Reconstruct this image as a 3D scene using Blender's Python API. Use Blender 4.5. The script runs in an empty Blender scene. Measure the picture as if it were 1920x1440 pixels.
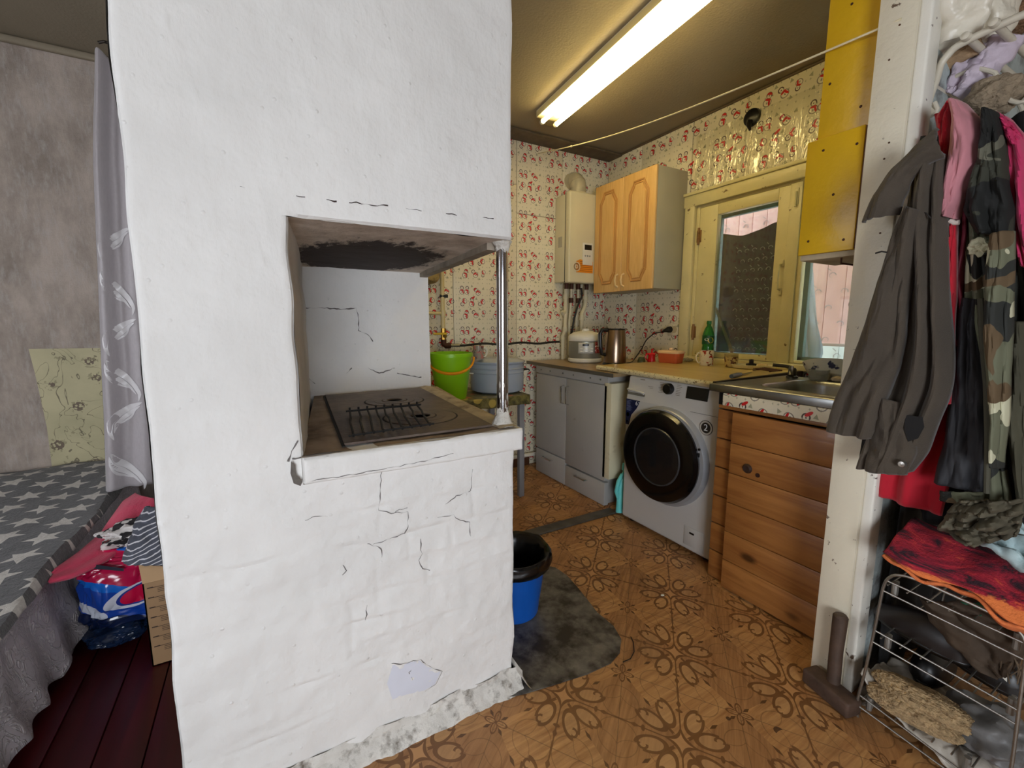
import bpy, math, random
from mathutils import Vector, Matrix, noise
R = math.radians
PI = math.pi
random.seed(7)
sc = bpy.context.scene
COL = sc.collection

# ---------------------------------------------------------------- camera, light, exposure
cam = bpy.data.cameras.new('camera')
cam.sensor_width = 36
cam.lens = 820 / 1920 * 36
cam.clip_start = 0.02
co = bpy.data.objects.new('camera', cam)
COL.objects.link(co)
co.location = (0, 0, 1.17)
co.rotation_euler = (R(90) - math.atan(115 / 820), 0, R(-29.6))
sc.camera = co

world = bpy.data.worlds.new('world')
sc.world = world
world.use_nodes = True
bg = world.node_tree.nodes['Background']
bg.inputs[0].default_value = (0.80, 0.88, 1.0, 1)
bg.inputs[1].default_value = 5.5

def area(name, loc, rot, sx, sy, power, col):
    l = bpy.data.lights.new(name, 'AREA')
    l.shape = 'RECTANGLE'
    l.size, l.size_y, l.energy, l.color = sx, sy, power, col
    o = bpy.data.objects.new(name, l)
    o.location = loc
    o.rotation_euler = rot
    COL.objects.link(o)
    return o
# daylight through the entry room's window behind the camera
area('entry_window_daylight', (-0.55, -1.74, 0.95), (R(88), 0, R(-14)), 1.15, 0.9, 47, (0.90, 0.945, 1.0))
# daylight through the bedroom's window at the far left
area('bedroom_window_daylight', (-2.34, 1.2, 1.35), (0, R(-90), 0), 1.0, 0.9, 9, (0.95, 0.96, 1.0))

sc.view_settings.view_transform = 'Standard'
sc.view_settings.look = 'None'
sc.view_settings.exposure = 0.0
sc.view_settings.gamma = 1
sc.view_settings.use_curve_mapping = False
sc.cycles.max_bounces = 8
sc.cycles.sample_clamp_indirect = 6.0

# ---------------------------------------------------------------- node maths
class E:
    nt = None
    def __init__(s, v): s.v = v
    @staticmethod
    def m(op, *a):
        n = E.nt.nodes.new('ShaderNodeMath')
        n.operation = op
        for i, x in enumerate(a):
            if isinstance(x, E): x = x.v
            if isinstance(x, (int, float)): n.inputs[i].default_value = x
            else: E.nt.links.new(x, n.inputs[i])
        return E(n.outputs[0])
    def __add__(s, o): return E.m('ADD', s, o)
    def __radd__(s, o): return E.m('ADD', o, s)
    def __sub__(s, o): return E.m('SUBTRACT', s, o)
    def __rsub__(s, o): return E.m('SUBTRACT', o, s)
    def __mul__(s, o): return E.m('MULTIPLY', s, o)
    def __rmul__(s, o): return E.m('MULTIPLY', o, s)
    def __truediv__(s, o): return E.m('DIVIDE', s, o)
    def __lt__(s, o): return E.m('LESS_THAN', s, o)
    def __gt__(s, o): return E.m('GREATER_THAN', s, o)
def eabs(a): return E.m('ABSOLUTE', a)
def emax(a, b): return E.m('MAXIMUM', a, b)
def emin(a, b): return E.m('MINIMUM', a, b)
def esqrt(a): return E.m('SQRT', a)
def efloor(a): return E.m('FLOOR', a)
def hyp(a, b): return E.m('SQRT', a * a + b * b)
def rotd(x, y, cx, cy, ang):
    c, s = math.cos(ang), math.sin(ang)
    x, y = x - cx, y - cy
    return x * c + y * s, y * c - x * s
def ell(x, y, cx, cy, rx, ry, ang=0.0):
    a, b = rotd(x, y, cx, cy, ang)
    return hyp(a / rx, b / ry)

def new_mat(name):
    m = bpy.data.materials.new(name)
    m.use_nodes = True
    nt = m.node_tree
    E.nt = nt
    return m, nt, nt.nodes['Principled BSDF']
def objco(nt):
    t = nt.nodes.new('ShaderNodeTexCoord')
    return t.outputs['Object']
def sepxyz(nt, src):
    s = nt.nodes.new('ShaderNodeSeparateXYZ')
    nt.links.new(src, s.inputs[0])
    return E(s.outputs[0]), E(s.outputs[1]), E(s.outputs[2])
def scaled(nt, src, v):
    mp = nt.nodes.new('ShaderNodeMapping')
    mp.inputs['Scale'].default_value = v
    nt.links.new(src, mp.inputs[0])
    return mp.outputs[0]
def noise_n(nt, src, scale, detail=4, rough=0.55, dist=0.0):
    n = nt.nodes.new('ShaderNodeTexNoise')
    n.inputs['Scale'].default_value = scale
    n.inputs['Detail'].default_value = detail
    n.inputs['Roughness'].default_value = rough
    n.inputs['Distortion'].default_value = dist
    nt.links.new(src, n.inputs['Vector'])
    return n.outputs['Fac']
def ramp(nt, fac, stops, interp='LINEAR'):
    r = nt.nodes.new('ShaderNodeValToRGB')
    r.color_ramp.interpolation = interp
    els = r.color_ramp.elements
    while len(els) < len(stops): els.new(0.5)
    for e, (p, c) in zip(els, stops):
        e.position = p
        e.color = (c, c, c, 1) if isinstance(c, (int, float)) else (*c, 1)
    nt.links.new(fac.v if isinstance(fac, E) else fac, r.inputs[0])
    return r.outputs[0]
def mixc(nt, fac, a, b):
    n = nt.nodes.new('ShaderNodeMix')
    n.data_type = 'RGBA'
    f = fac.v if isinstance(fac, E) else fac
    if isinstance(f, (int, float)): n.inputs[0].default_value = f
    else: nt.links.new(f, n.inputs[0])
    for i, c in ((6, a), (7, b)):
        if isinstance(c, tuple): n.inputs[i].default_value = (*c[:3], 1)
        else: nt.links.new(c, n.inputs[i])
    return n.outputs[2]
def bump(nt, bsdf, h, dist, strength=1.0):
    b = nt.nodes.new('ShaderNodeBump')
    b.inputs['Distance'].default_value = dist
    b.inputs['Strength'].default_value = strength
    nt.links.new(h.v if isinstance(h, E) else h, b.inputs['Height'])
    nt.links.new(b.outputs[0], bsdf.inputs['Normal'])
    return b
def S(c):  # 0..255 display colour to linear
    def f(x):
        x /= 255
        return x / 12.92 if x <= 0.04045 else ((x + 0.055) / 1.055) ** 2.4
    return tuple(f(x) for x in c)

def mat(name, col, rough=0.55, metal=0.0, var=0.12, vs=6, bmp=0.0, bs=60, spec=0.5, coat=0.0, sheen=0.0, alpha=1.0, trans=0.0, dirt=None, ds=3, dlo=.55, dhi=.7):
    m, nt, b = new_mat(name)
    o = objco(nt)
    c = S(col)
    n = noise_n(nt, o, vs, 5)
    out = mixc(nt, ramp(nt, n, [(.3, 0.0), (.7, 1.0)]), tuple(x * (1 - var) for x in c), tuple(min(1, x * (1 + var)) for x in c))
    if dirt:
        n2 = noise_n(nt, o, ds, 8, .65)
        out = mixc(nt, ramp(nt, n2, [(dlo, 0.0), (dhi, 1.0)]), out, S(dirt))
    nt.links.new(out, b.inputs['Base Color'])
    b.inputs['Roughness'].default_value = rough
    b.inputs['Metallic'].default_value = metal
    b.inputs['Specular IOR Level'].default_value = spec
    b.inputs['Coat Weight'].default_value = coat
    b.inputs['Sheen Weight'].default_value = sheen
    b.inputs['Alpha'].default_value = alpha
    b.inputs['Transmission Weight'].default_value = trans
    if bmp: bump(nt, b, noise_n(nt, o, bs, 5), bmp)
    return m

def wood(name, c1, c2, axis='y', scale=1.0, rough=.5, knots=True, coat=0.0):
    m, nt, b = new_mat(name)
    o = objco(nt)
    inf = nt.nodes.new('ShaderNodeObjectInfo')
    ad = nt.nodes.new('ShaderNodeVectorMath'); ad.operation = 'MULTIPLY_ADD'
    cb = nt.nodes.new('ShaderNodeCombineXYZ')
    for i in range(3): nt.links.new(inf.outputs['Random'], cb.inputs[i])
    ad.inputs[1].default_value = (13, 7, 29)
    nt.links.new(cb.outputs[0], ad.inputs[0]); nt.links.new(o, ad.inputs[2])
    sv = {'x': (1.2, 14, 14), 'y': (14, 1.2, 14), 'z': (14, 14, 1.2)}[axis]
    v = scaled(nt, ad.outputs[0], tuple(q * scale for q in sv))
    n = noise_n(nt, v, 2.2, 6, .6, 1.2)
    col = ramp(nt, n, [(.3, S(c2)), (.62, S(c1))])
    sv2 = {'x': (.5, 1, 1), 'y': (1, .5, 1), 'z': (1, 1, .5)}[axis]
    big = noise_n(nt, ad.outputs[0], 3, 2)
    col = mixc(nt, ramp(nt, big, [(.35, .0), (.7, .45)]), col, S(c2))
    if knots:
        vo = nt.nodes.new('ShaderNodeTexVoronoi')
        vo.inputs['Scale'].default_value = 7
        nt.links.new(scaled(nt, ad.outputs[0], sv2), vo.inputs['Vector'])
        col = mixc(nt, ramp(nt, vo.outputs['Distance'], [(.07, 1.0), (.16, 0.0)]), col, tuple(x * .3 for x in S(c2)))
    nt.links.new(col, b.inputs['Base Color'])
    b.inputs['Roughness'].default_value = rough
    b.inputs['Coat Weight'].default_value = coat
    bump(nt, b, n, .002, .4)
    return m

# ---------------------------------------------------------------- mesh helpers
class MB:
    def __init__(s): s.v, s.f = [], []
    def add(s, vs, fs):
        k = len(s.v)
        s.v += [tuple(p) for p in vs]
        s.f += [tuple(k + i for i in f) for f in fs]
        return s
    def box(s, x0, x1, y0, y1, z0, z1, bev=0.0):
        b = min(bev, abs(x1 - x0) / 2.1, abs(y1 - y0) / 2.1, abs(z1 - z0) / 2.1)
        if b <= 0:
            vs = [(x, y, z) for x in (x0, x1) for y in (y0, y1) for z in (z0, z1)]
            return s.add(vs, [(0, 1, 3, 2), (4, 6, 7, 5), (0, 4, 5, 1), (2, 3, 7, 6), (0, 2, 6, 4), (1, 5, 7, 3)])
        import bmesh
        bm = bmesh.new()
        bmesh.ops.create_cube(bm, size=1)
        for v in bm.verts:
            v.co = Vector(((x0 + x1) / 2 + v.co.x * (x1 - x0), (y0 + y1) / 2 + v.co.y * (y1 - y0), (z0 + z1) / 2 + v.co.z * (z1 - z0)))
        bmesh.ops.bevel(bm, geom=bm.edges[:], offset=b, segments=3 if bev > .004 else 2, profile=.5, affect='EDGES')
        s.bm(bm)
        return s
    def bm(s, bm):
        bm.verts.index_update()
        s.add([v.co[:] for v in bm.verts], [[v.index for v in f.verts] for f in bm.faces])
        bm.free()
        return s
    def tube(s, pts, r, seg=10, cap=True):
        pts = [Vector(p) for p in pts]
        n = len(pts)
        rs = r if isinstance(r, (list, tuple)) else [r] * n
        t0 = (pts[1] - pts[0]).normalized()
        up = Vector((0, 0, 1)) if abs(t0.z) < .9 else Vector((1, 0, 0))
        u = t0.cross(up).normalized()
        vs, fs = [], []
        for i in range(n):
            a, b = pts[max(i - 1, 0)], pts[min(i + 1, n - 1)]
            t = (b - a).normalized()
            u = (u - t * u.dot(t)).normalized()
            w = t.cross(u)
            for k in range(seg):
                an = 2 * PI * k / seg
                vs.append(pts[i] + (u * math.cos(an) + w * math.sin(an)) * rs[i])
        for i in range(n - 1):
            for k in range(seg):
                k2 = (k + 1) % seg
                fs.append((i * seg + k, i * seg + k2, (i + 1) * seg + k2, (i + 1) * seg + k))
        if cap:
            fs.append(tuple(range(seg - 1, -1, -1)))
            fs.append(tuple((n - 1) * seg + k for k in range(seg)))
        return s.add(vs, fs)
    def lathe(s, prof, c=(0, 0, 0), seg=32, axis='z', squash=(1, 1), cap=True):
        vs, fs = [], []
        n = len(prof)
        for r, h in prof:
            for k in range(seg):
                a = 2 * PI * k / seg
                x, y = r * math.cos(a) * squash[0], r * math.sin(a) * squash[1]
                p = {'z': (x, y, h), 'x': (h, x, y), 'y': (x, h, y)}[axis]
                vs.append((c[0] + p[0], c[1] + p[1], c[2] + p[2]))
        for i in range(n - 1):
            for k in range(seg):
                k2 = (k + 1) % seg
                fs.append((i * seg + k, i * seg + k2, (i + 1) * seg + k2, (i + 1) * seg + k))
        if cap and prof[0][0] > 0: fs.append(tuple(range(seg - 1, -1, -1)))
        if cap and prof[-1][0] > 0: fs.append(tuple((n - 1) * seg + k for k in range(seg)))
        return s.add(vs, fs)
    def prism(s, poly, d):
        n = len(poly)
        d = Vector(d)
        vs = [Vector(p) for p in poly] + [Vector(p) + d for p in poly]
        fs = [tuple(range(n - 1, -1, -1)), tuple(range(n, 2 * n))]
        for i in range(n):
            j = (i + 1) % n
            fs.append((i, j, n + j, n + i))
        return s.add(vs, fs)
    def grid(s, fn, nu, nv, skip=None):
        vs = [fn(i / nu, j / nv) for j in range(nv + 1) for i in range(nu + 1)]
        fs = []
        for j in range(nv):
            for i in range(nu):
                if skip and skip((i + .5) / nu, (j + .5) / nv): continue
                a = j * (nu + 1) + i
                fs.append((a, a + 1, a + nu + 2, a + nu + 1))
        return s.add(vs, fs)

OFF = {}
def obj(name, mb, m, parent=None, smooth=True, ang=35, solid=0.0, sub=0, off=None):
    me = bpy.data.meshes.new(name)
    L = OFF.get(parent.name, Vector((0, 0, 0))) if parent else (Vector(off) if off else Vector((0, 0, 0)))
    me.from_pydata([(p[0] - L.x, p[1] - L.y, p[2] - L.z) for p in mb.v], [], mb.f)
    me.validate()
    if smooth:
        me.polygons.foreach_set('use_smooth', [True] * len(me.polygons))
        try: me.set_sharp_from_angle(angle=R(ang))
        except Exception: pass
    if m: me.materials.append(m)
    o = bpy.data.objects.new(name, me)
    COL.objects.link(o)
    if parent: o.parent = parent
    else: o.location = L
    OFF[o.name] = L
    if sub:
        md = o.modifiers.new('sub', 'SUBSURF'); md.levels = sub; md.render_levels = sub
    if solid:
        md = o.modifiers.new('solid', 'SOLIDIFY'); md.thickness = solid; md.offset = 0
    return o
def thing(name, label, cat, loc, group=None):
    o = bpy.data.objects.new(name, None)
    o.empty_display_size = .05
    COL.objects.link(o)
    o.location = loc
    OFF[o.name] = Vector(loc)
    o['label'] = label; o['category'] = cat
    if group: o['group'] = group
    return o
def tag(o, label, cat, group=None, kind=None):
    o['label'] = label; o['category'] = cat
    if group: o['group'] = group
    if kind: o['kind'] = kind
    return o
def struct(name, mb, m, label, cat, parent=None, **k):
    o = obj(name, mb, m, parent, **k)
    if not parent:
        o['kind'] = 'structure'; o['label'] = label; o['category'] = cat
    return o
def text_mesh(body, size, m, parent, name='lettering', mtx=Matrix()):
    cu = bpy.data.curves.new(name, 'FONT')
    cu.body = body; cu.size = size; cu.align_x = 'CENTER'; cu.align_y = 'CENTER'; cu.extrude = .0004
    t = bpy.data.objects.new('tmp', cu)
    COL.objects.link(t)
    dg = bpy.context.evaluated_depsgraph_get()
    me = bpy.data.meshes.new_from_object(t.evaluated_get(dg))
    bpy.data.objects.remove(t)
    mb = MB()
    mb.add([mtx @ v.co for v in me.vertices], [list(p.vertices) for p in me.polygons])
    return obj(name, mb, m, parent, smooth=False)

def poly_at(pl, t):
    """point at fraction t of a 3-D polyline, by length"""
    P = [Vector(p) for p in pl]
    ds = [(P[i + 1] - P[i]).length for i in range(len(P) - 1)]
    T = sum(ds) * t
    for i, d in enumerate(ds):
        if T <= d or i == len(ds) - 1:
            return P[i].lerp(P[i + 1], min(1, T / max(d, 1e-9)))
        T -= d
def smooth_poly(pl, t):
    a = poly_at(pl, max(0, t - .03)); b = poly_at(pl, t); c = poly_at(pl, min(1, t + .03))
    return (a + b * 2 + c) / 4
def drape(mb, left, right, nu=24, nv=50, folds=3, amp=.012, seed=0, bulge=.02, nrm=(-1, 0, 0), wob=.01, phase=0):
    """cloth panel hung between two edge lines, with folds running down it"""
    N = Vector(nrm)
    def fn(u, v):
        p = smooth_poly(left, v).lerp(smooth_poly(right, v), u)
        w = noise.noise(Vector((u * 2 + seed, v * 2.2, seed * 1.7)))
        f = math.sin((u * folds + w * .5) * 2 * PI + phase) * amp * (.35 + .65 * min(1, v * 1.6))
        f += noise.noise(Vector((u * 5 + seed * 3, v * 6, 3.1))) * wob + noise.noise(Vector((u * 14, v * 16 + seed, 9))) * wob * .3
        f += bulge * math.sin(PI * min(1, max(0, u))) ** .6
        return p + N * f
    return mb.grid(fn, nu, nv)
def lump(mb, c, rad, seed=0, amp=.25, fs=2.0, seg=40, rot=0.0, fine=.05, ffs=8):
    """crumpled soft lump"""
    import bmesh
    bm = bmesh.new()
    bmesh.ops.create_icosphere(bm, subdivisions=5, radius=1)
    M = Matrix.Rotation(rot, 3, 'Z')
    for v in bm.verts:
        p = v.co.copy()
        k = 1 + amp * noise.noise(p * fs + Vector((seed * 7.3, seed, 0))) + fine * (1 - abs(noise.noise(p * ffs + Vector((seed, 5, 1)))) * 3)
        q = M @ Vector((p.x * rad[0] * k, p.y * rad[1] * k, p.z * rad[2] * k))
        v.co = Vector(c) + q
    return mb.bm(bm)
def rrect(cx, cy, w, h, r, n=5):
    out = []
    for (sx, sy, a0) in ((1, 1, 0), (-1, 1, 90), (-1, -1, 180), (1, -1, 270)):
        for i in range(n + 1):
            a = R(a0 + 90 * i / n)
            out.append((cx + sx * (w / 2 - r) + r * math.cos(a), cy + sy * (h / 2 - r) + r * math.sin(a)))
    return out

# ---------------------------------------------------------------- wallpaper and lino
def snowman(x, y, cx, cy, s, ang, hat):
    a, b = rotd(x, y, cx, cy, ang)
    a, b = a / s, b / s
    head = hyp(a, b - .55)
    body = ell(a, b, 0, -.42, .62, .56)
    scarf = emin(ell(a, b, 0, -.02, .46, .17), ell(a, b, .3, -.42, .17, .44, .25))
    red = scarf < 1
    if hat == 1: red = emax(red, ell(a, b, .22, .98, .5, .2, .7) < 1)
    if hat == 2: red = emax(red, (ell(a, b, 0, .62, .42, .36) < 1) * (b > .62))
    dark = (eabs(head - .4) < .09) * (b > .42)
    dark = emax(dark, ell(a, b, 0, .5, .1, .1) < 1)
    grey = emax(eabs(body - 1) < .12, eabs(head - .42) < .05)
    grey = emax(grey, ell(a, b, -.05, -.5, .1, .18) < 1)
    white = emin(body, head * 2.4) < 1
    return red, dark, grey, white

def wallpaper(name, hor, gloss=.35, tilt=0.0, k=1.0, off=(0, 0)):
    m, nt, bs = new_mat(name)
    o = objco(nt)
    X, Y, Z = sepxyz(nt, o)
    H = Y * -1.0 if hor == 'y' else X
    V = Z
    H = H + off[0]; V = V + off[1]
    if tilt: H, V = rotd(H, V, 0, 0, tilt)
    W, Ht = .222 * k, .262 * k
    u = (H / W); v = (V / Ht)
    cu = u - efloor(u); cv = v - efloor(v)
    x = cu * W; y = cv * Ht
    red = dark = grey = white = None
    men = [(.035, .185, .021, 0, 0), (.068, .185, .021, -.15, 0), (.135, .18, .022, .8, 2), (.045, .115, .022, 2.5, 0),
           (.1, .118, .024, -.1, 1), (.165, .115, .022, 2.2, 0), (.06, .045, .023, -.3, 2), (.12, .048, .022, .7, 0), (.178, .05, .018, 2.9, 0)]
    for cx, cy, s, a, h in men:
        r, d, g, w = snowman(x, y, cx * k * 1.083, cy * k * 1.115, s * k * 1.25, a, h)
        if red is None: red, dark, grey, white = r, d, g, w
        else: red, dark, grey, white = emax(red, r), emax(dark, d), emax(grey, g), emax(white, w)
    tree = None
    for cx, cy, a in ((.1, .212, .2), (.178, .2, -.3), (.018, .14, .5), (.13, .14, -.1), (.15, .08, .3), (.02, .07, -.4), (.09, .08, .1), (.15, .02, .2), (.03, .02, -.2)):
        p, q = rotd(x, y, cx * k * 1.083, cy * k * 1.115, a)
        t = (eabs(p) * 1.9 + q < .008 * k) * (q > -.009 * k)
        tree = t if tree is None else emax(tree, t)
    # small grey snowflakes between the figures
    sx = x / (.034 * k); sy = y / (.0392 * k)
    dx = sx - efloor(sx) - .5; dy = sy - efloor(sy) - .5
    star = emin(hyp(dx, dy) < .13, emax((eabs(dx * dy) < .0022), 0))
    base = S((232, 224, 200))
    n = noise_n(nt, o, 3, 5)
    bcol = mixc(nt, ramp(nt, n, [(.35, 0.0), (.75, .35)]), base, S((210, 196, 158)))
    c = mixc(nt, star * .7, bcol, S((150, 148, 120)))
    c = mixc(nt, tree * .7, c, S((130, 132, 98)))
    c = mixc(nt, white * .35, c, S((240, 238, 225)))
    c = mixc(nt, grey * .85, c, S((118, 108, 96)))
    c = mixc(nt, dark * .9, c, S((75, 50, 45)))
    c = mixc(nt, red, c, S((206, 34, 36)))
    nt.links.new(c, bs.inputs['Base Color'])
    bs.inputs['Roughness'].default_value = gloss
    bump(nt, bs, noise_n(nt, o, 14, 6, .6), .006)
    return m

def lino():
    m, nt, bs = new_mat('lino')
    o = objco(nt)
    X, Y, Z = sepxyz(nt, o)
    a1, a2, b1, b2 = .262, .245, .195, -.292
    det = a1 * b2 - b1 * a2
    X = X - 1.208; Y = Y - .946
    u = (X * b2 - Y * b1) / det
    v = (Y * a1 - X * a2) / det
    fu = u - efloor(u + .5); fv = v - efloor(v + .5)
    au, av = eabs(fu), eabs(fv)
    p, q = emax(au, av), emin(au, av)
    # star with concave sides and its outline
    st = esqrt(p) + esqrt(q + .002)
    star = st < .36
    outl = eabs(st - .40) < .05
    outl = outl * (p < .16)
    dark = outl
    # stems towards the next tile, with knots
    dark = emax(dark, (q < (.006 + emax(.1 - eabs(p - .5), 0) * .02)) * (p > .12))
    dark = emax(dark, (eabs(p - .37) * 1.0 + q * 2.2) < .045)
    dark = emax(dark, ell(p, q, .30, .0, .016, .03) < 1)
    # paired scroll loops
    l1 = ell(p, q, .235, .115, .122, .066, .33)
    ring = eabs(l1 - 1)
    cut = (p > .30) * (q > .155)
    dark = emax(dark, (ring < .17) * (E.m('SUBTRACT', 1, cut)))
    l2 = ell(p, q, .30, .15, .035, .028, .3)
    dark = emax(dark, (eabs(l2 - 1) < .3) * (q > .135))
    dark = emax(dark, ((eabs(q - p * .95 + .0) < .014) * (p > .06)) * (p < .17))
    leafc = (eabs(p - q) * 3.2 + eabs((p + q) - .54)) < .07
    # flower at the tile corners
    fp, fq = .5 - q, .5 - p
    pet = ell(fp, fq, .052, 0, .05, .024)
    petl = eabs(pet - 1) < .18
    leaf2 = ((eabs(fp - fq) * 2.6 + eabs(fp + fq - .125)) < .055)
    dark2 = emax(leaf2, leafc)
    thin = eabs(hyp(p - .5, q - .17) - .165) < .004
    thin = emax(thin, eabs(hyp(p - .36, q - .33) - .17) < .003)
    seam = (p > .4965)
    # grain: direction by quadrant
    chk = (au > av)
    g1 = noise_n(nt, scaled(nt, o, (5, 60, 1)), 1.3, 4, .6, .6)
    mp = nt.nodes.new('ShaderNodeMapping')
    mp.inputs['Rotation'].default_value = (0, 0, R(55)); nt.links.new(o, mp.inputs[0])
    g2 = noise_n(nt, scaled(nt, mp.outputs[0], (60, 5, 1)), 1.3, 4, .6, .6)
    c1 = ramp(nt, g1, [(.3, S((156, 106, 60))), (.7, S((196, 148, 94)))])
    c2 = ramp(nt, g2, [(.3, S((140, 94, 54))), (.7, S((178, 130, 82)))])
    c = mixc(nt, chk, c2, c1)
    inside = l1 < 1
    c = mixc(nt, inside * .35, c, S((198, 156, 106)))
    c = mixc(nt, star, c, S((190, 140, 90)))
    c = mixc(nt, thin * .45, c, S((100, 66, 36)))
    c = mixc(nt, seam * .6, c, S((105, 75, 45)))
    c = mixc(nt, emax(dark, petl) * .9, c, S((110, 70, 34)))
    c = mixc(nt, dark2 * .9, c, S((84, 52, 26)))
    # spilt dark spots and grime
    vo = nt.nodes.new('ShaderNodeTexVoronoi'); vo.inputs['Scale'].default_value = 9
    nt.links.new(o, vo.inputs['Vector'])
    big = noise_n(nt, o, 2.3, 3)
    near = ramp(nt, (Y * -1.0 + X * -.6 + .25), [(.0, 0.0), (.4, 1.0)])
    spot = (E(vo.outputs['Distance']) < .13) * (E(noise_n(nt, o, 4, 2)) > .50) * E(near)
    c = mixc(nt, spot * .85, c, S((60, 36, 26)))
    gr = noise_n(nt, o, 5, 9, .7)
    c = mixc(nt, ramp(nt, gr, [(.5, 0.0), (.8, .45)]), c, S((92, 68, 45)))
    nt.links.new(c, bs.inputs['Base Color'])
    nt.links.new(ramp(nt, gr, [(.3, .35), (.7, .6)]), bs.inputs['Roughness'])
    h = (emax(dark, petl) * -.5) - seam
    bump(nt, bs, h, .0008, .8)
    return m

def plaster(name, c1, c2, rough=.8, b1=.006):
    m, nt, bs = new_mat(name)
    o = objco(nt)
    n = noise_n(nt, o, 2.5, 6)
    c = mixc(nt, ramp(nt, n, [(.35, 0.0), (.75, 1.0)]), S(c1), S(c2))
    # faint scuffs
    sc_ = noise_n(nt, o, 22, 8, .75)
    c = mixc(nt, ramp(nt, sc_, [(.68, 0.0), (.8, .3)]), c, S((120, 108, 98)))
    nt.links.new(c, bs.inputs['Base Color'])
    bs.inputs['Roughness'].default_value = rough
    h = E(noise_n(nt, scaled(nt, o, (1, 1, .35)), 26, 6, .6)) * .5 + E(noise_n(nt, o, 9, 4, .6)) * 1.5
    vo = nt.nodes.new('ShaderNodeTexVoronoi'); vo.inputs['Scale'].default_value = 26
    nt.links.new(o, vo.inputs['Vector'])
    dots = ramp(nt, vo.outputs['Distance'], [(.04, .22), (.12, 0.0)])
    bump(nt, bs, h + E(dots), b1)
    return m

# ---------------------------------------------------------------- the setting
W, B, BL, CE = 2.65, 3.01, 3.2, 2.53
M_lino = lino()
M_wpb = wallpaper('snowman_wallpaper', 'x', .45, k=1.12)
M_wpr = wallpaper('snowman_wallpaper_window_wall', 'y', .4, k=1.3)
M_ceil = mat('ceiling_paint', (138, 126, 106), .75, var=.06, vs=3, bmp=.002, bs=90)
M_white = plaster('limewash', (222, 220, 216), (236, 234, 230), .8)
M_dirtywhite = mat('dirty_limewash', (205, 200, 190), .85, var=.15, vs=9, bmp=.01, bs=45, dirt=(70, 62, 52), ds=9, dlo=.5, dhi=.68)
M_cream = mat('cream_gloss_paint', (222, 212, 164), .35, var=.06, vs=7, bmp=.0015, bs=40, dirt=(110, 84, 50), ds=18, dlo=.63, dhi=.67)
M_postw = mat('chipped_cream_paint', (222, 213, 190), .4, var=.05, vs=4, bmp=.003, bs=30, dirt=(104, 84, 66), ds=30, dlo=.655, dhi=.675)
M_dark = mat('near_black', (14, 12, 12), .8)  # plain near-black for seams, holes, bed base, legs and wire
M_black = mat('black_plastic', (12, 12, 13), .35)
M_chrome = mat('chrome', (215, 215, 218), .12, 1.0, var=.04)
M_steel = mat('brushed_steel', (150, 150, 148), .32, 1.0, var=.12, vs=20)
M_whitepl = mat('white_plastic', (225, 222, 210), .35, var=.04)
M_oldwhite = mat('yellowed_white_pipe', (206, 198, 170), .45, var=.08, bmp=.001)
M_greycab = mat('grey_white_laminate', (178, 176, 172), .4, var=.04, vs=5, dirt=(120, 105, 80), ds=11, dlo=.66, dhi=.8)
M_blackhose = mat('black_rubber', (30, 30, 28), .6)
M_glass = None
def glass(name, col=(.9, .95, .93), a=.12, rough=.04):
    m, nt, b = new_mat(name)
    nt.nodes.remove(b)
    out = nt.nodes['Material Output']
    t = nt.nodes.new('ShaderNodeBsdfTransparent'); t.inputs[0].default_value = (*col, 1)
    g = nt.nodes.new('ShaderNodeBsdfGlossy'); g.inputs[0].default_value = (.9, .9, .9, 1); g.inputs[1].default_value = rough
    mx = nt.nodes.new('ShaderNodeMixShader'); mx.inputs[0].default_value = a
    nt.links.new(t.outputs[0], mx.inputs[1]); nt.links.new(g.outputs[0], mx.inputs[2])
    nt.links.new(mx.outputs[0], out.inputs[0])
    return m, nt, g, mx
M_glass, _, _, _ = glass('window_glass')

mb = MB().box(-.225, 2.75, -2.4, B + .1, -.06, 0)
struct('floor', mb, M_lino, 'wood-look lino floor printed with brown scrolls and stars', 'floor', smooth=False)
# bedroom floor: painted maroon boards
fl = struct('floor_bedroom', MB().box(-2.5, -.227, -2.4, BL + .1, -.08, -.02), M_dark, 'dark maroon painted floorboards beside the bed', 'floor', smooth=False)
M_maroon = wood('maroon_floor_paint', (78, 12, 14), (54, 8, 10), 'y', .5, .35, knots=False)
M_maroon.node_tree.nodes['Principled BSDF'].inputs['Roughness'].default_value = .4
x = -2.48; first = None
while x < -.3:
    w = min(.118, -.228 - x)
    if first is None:
        first = obj('floorboard', MB().box(-.0, .115, -2.4, BL + .08, -.02, 0, .003), M_maroon, fl)
        o = first
    else:
        o = first.copy(); COL.objects.link(o); o.parent = fl
    o.location.x = x
    x += .118
struct('ceiling', MB().box(-2.5, 2.8, -2.4, BL + .1, CE, CE + .08), M_ceil, 'low ceiling painted dull beige', 'ceiling', smooth=False)
M_bedwall = None
def bedwall():
    m, nt, bs = new_mat('peeled_bedroom_plaster')
    o = objco(nt)
    n = noise_n(nt, scaled(nt, o, (2.2, 1, 1)), 3, 8, .7)
    c = mixc(nt, ramp(nt, n, [(.35, 0.0), (.65, 1.0)]), S((190, 175, 162)), S((146, 133, 122)))
    n2 = noise_n(nt, scaled(nt, o, (3, 3, .8)), 16, 6, .7)
    c = mixc(nt, ramp(nt, n2, [(.5, 0.0), (.7, .6)]), c, S((190, 182, 176)))
    nt.links.new(c, bs.inputs['Base Color']); bs.inputs['Roughness'].default_value = .85
    bump(nt, bs, E(n2) + E(noise_n(nt, scaled(nt, o, (.5, 1, 2.5)), 40, 5, .7)) * .7, .006)
    return m
M_bedwall = bedwall()
struct('wall_bedroom', MB().box(-2.5, .12, BL, BL + .1, 0, CE), M_bedwall, 'rough scraped plaster wall beyond the bed', 'wall', smooth=False)
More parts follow.
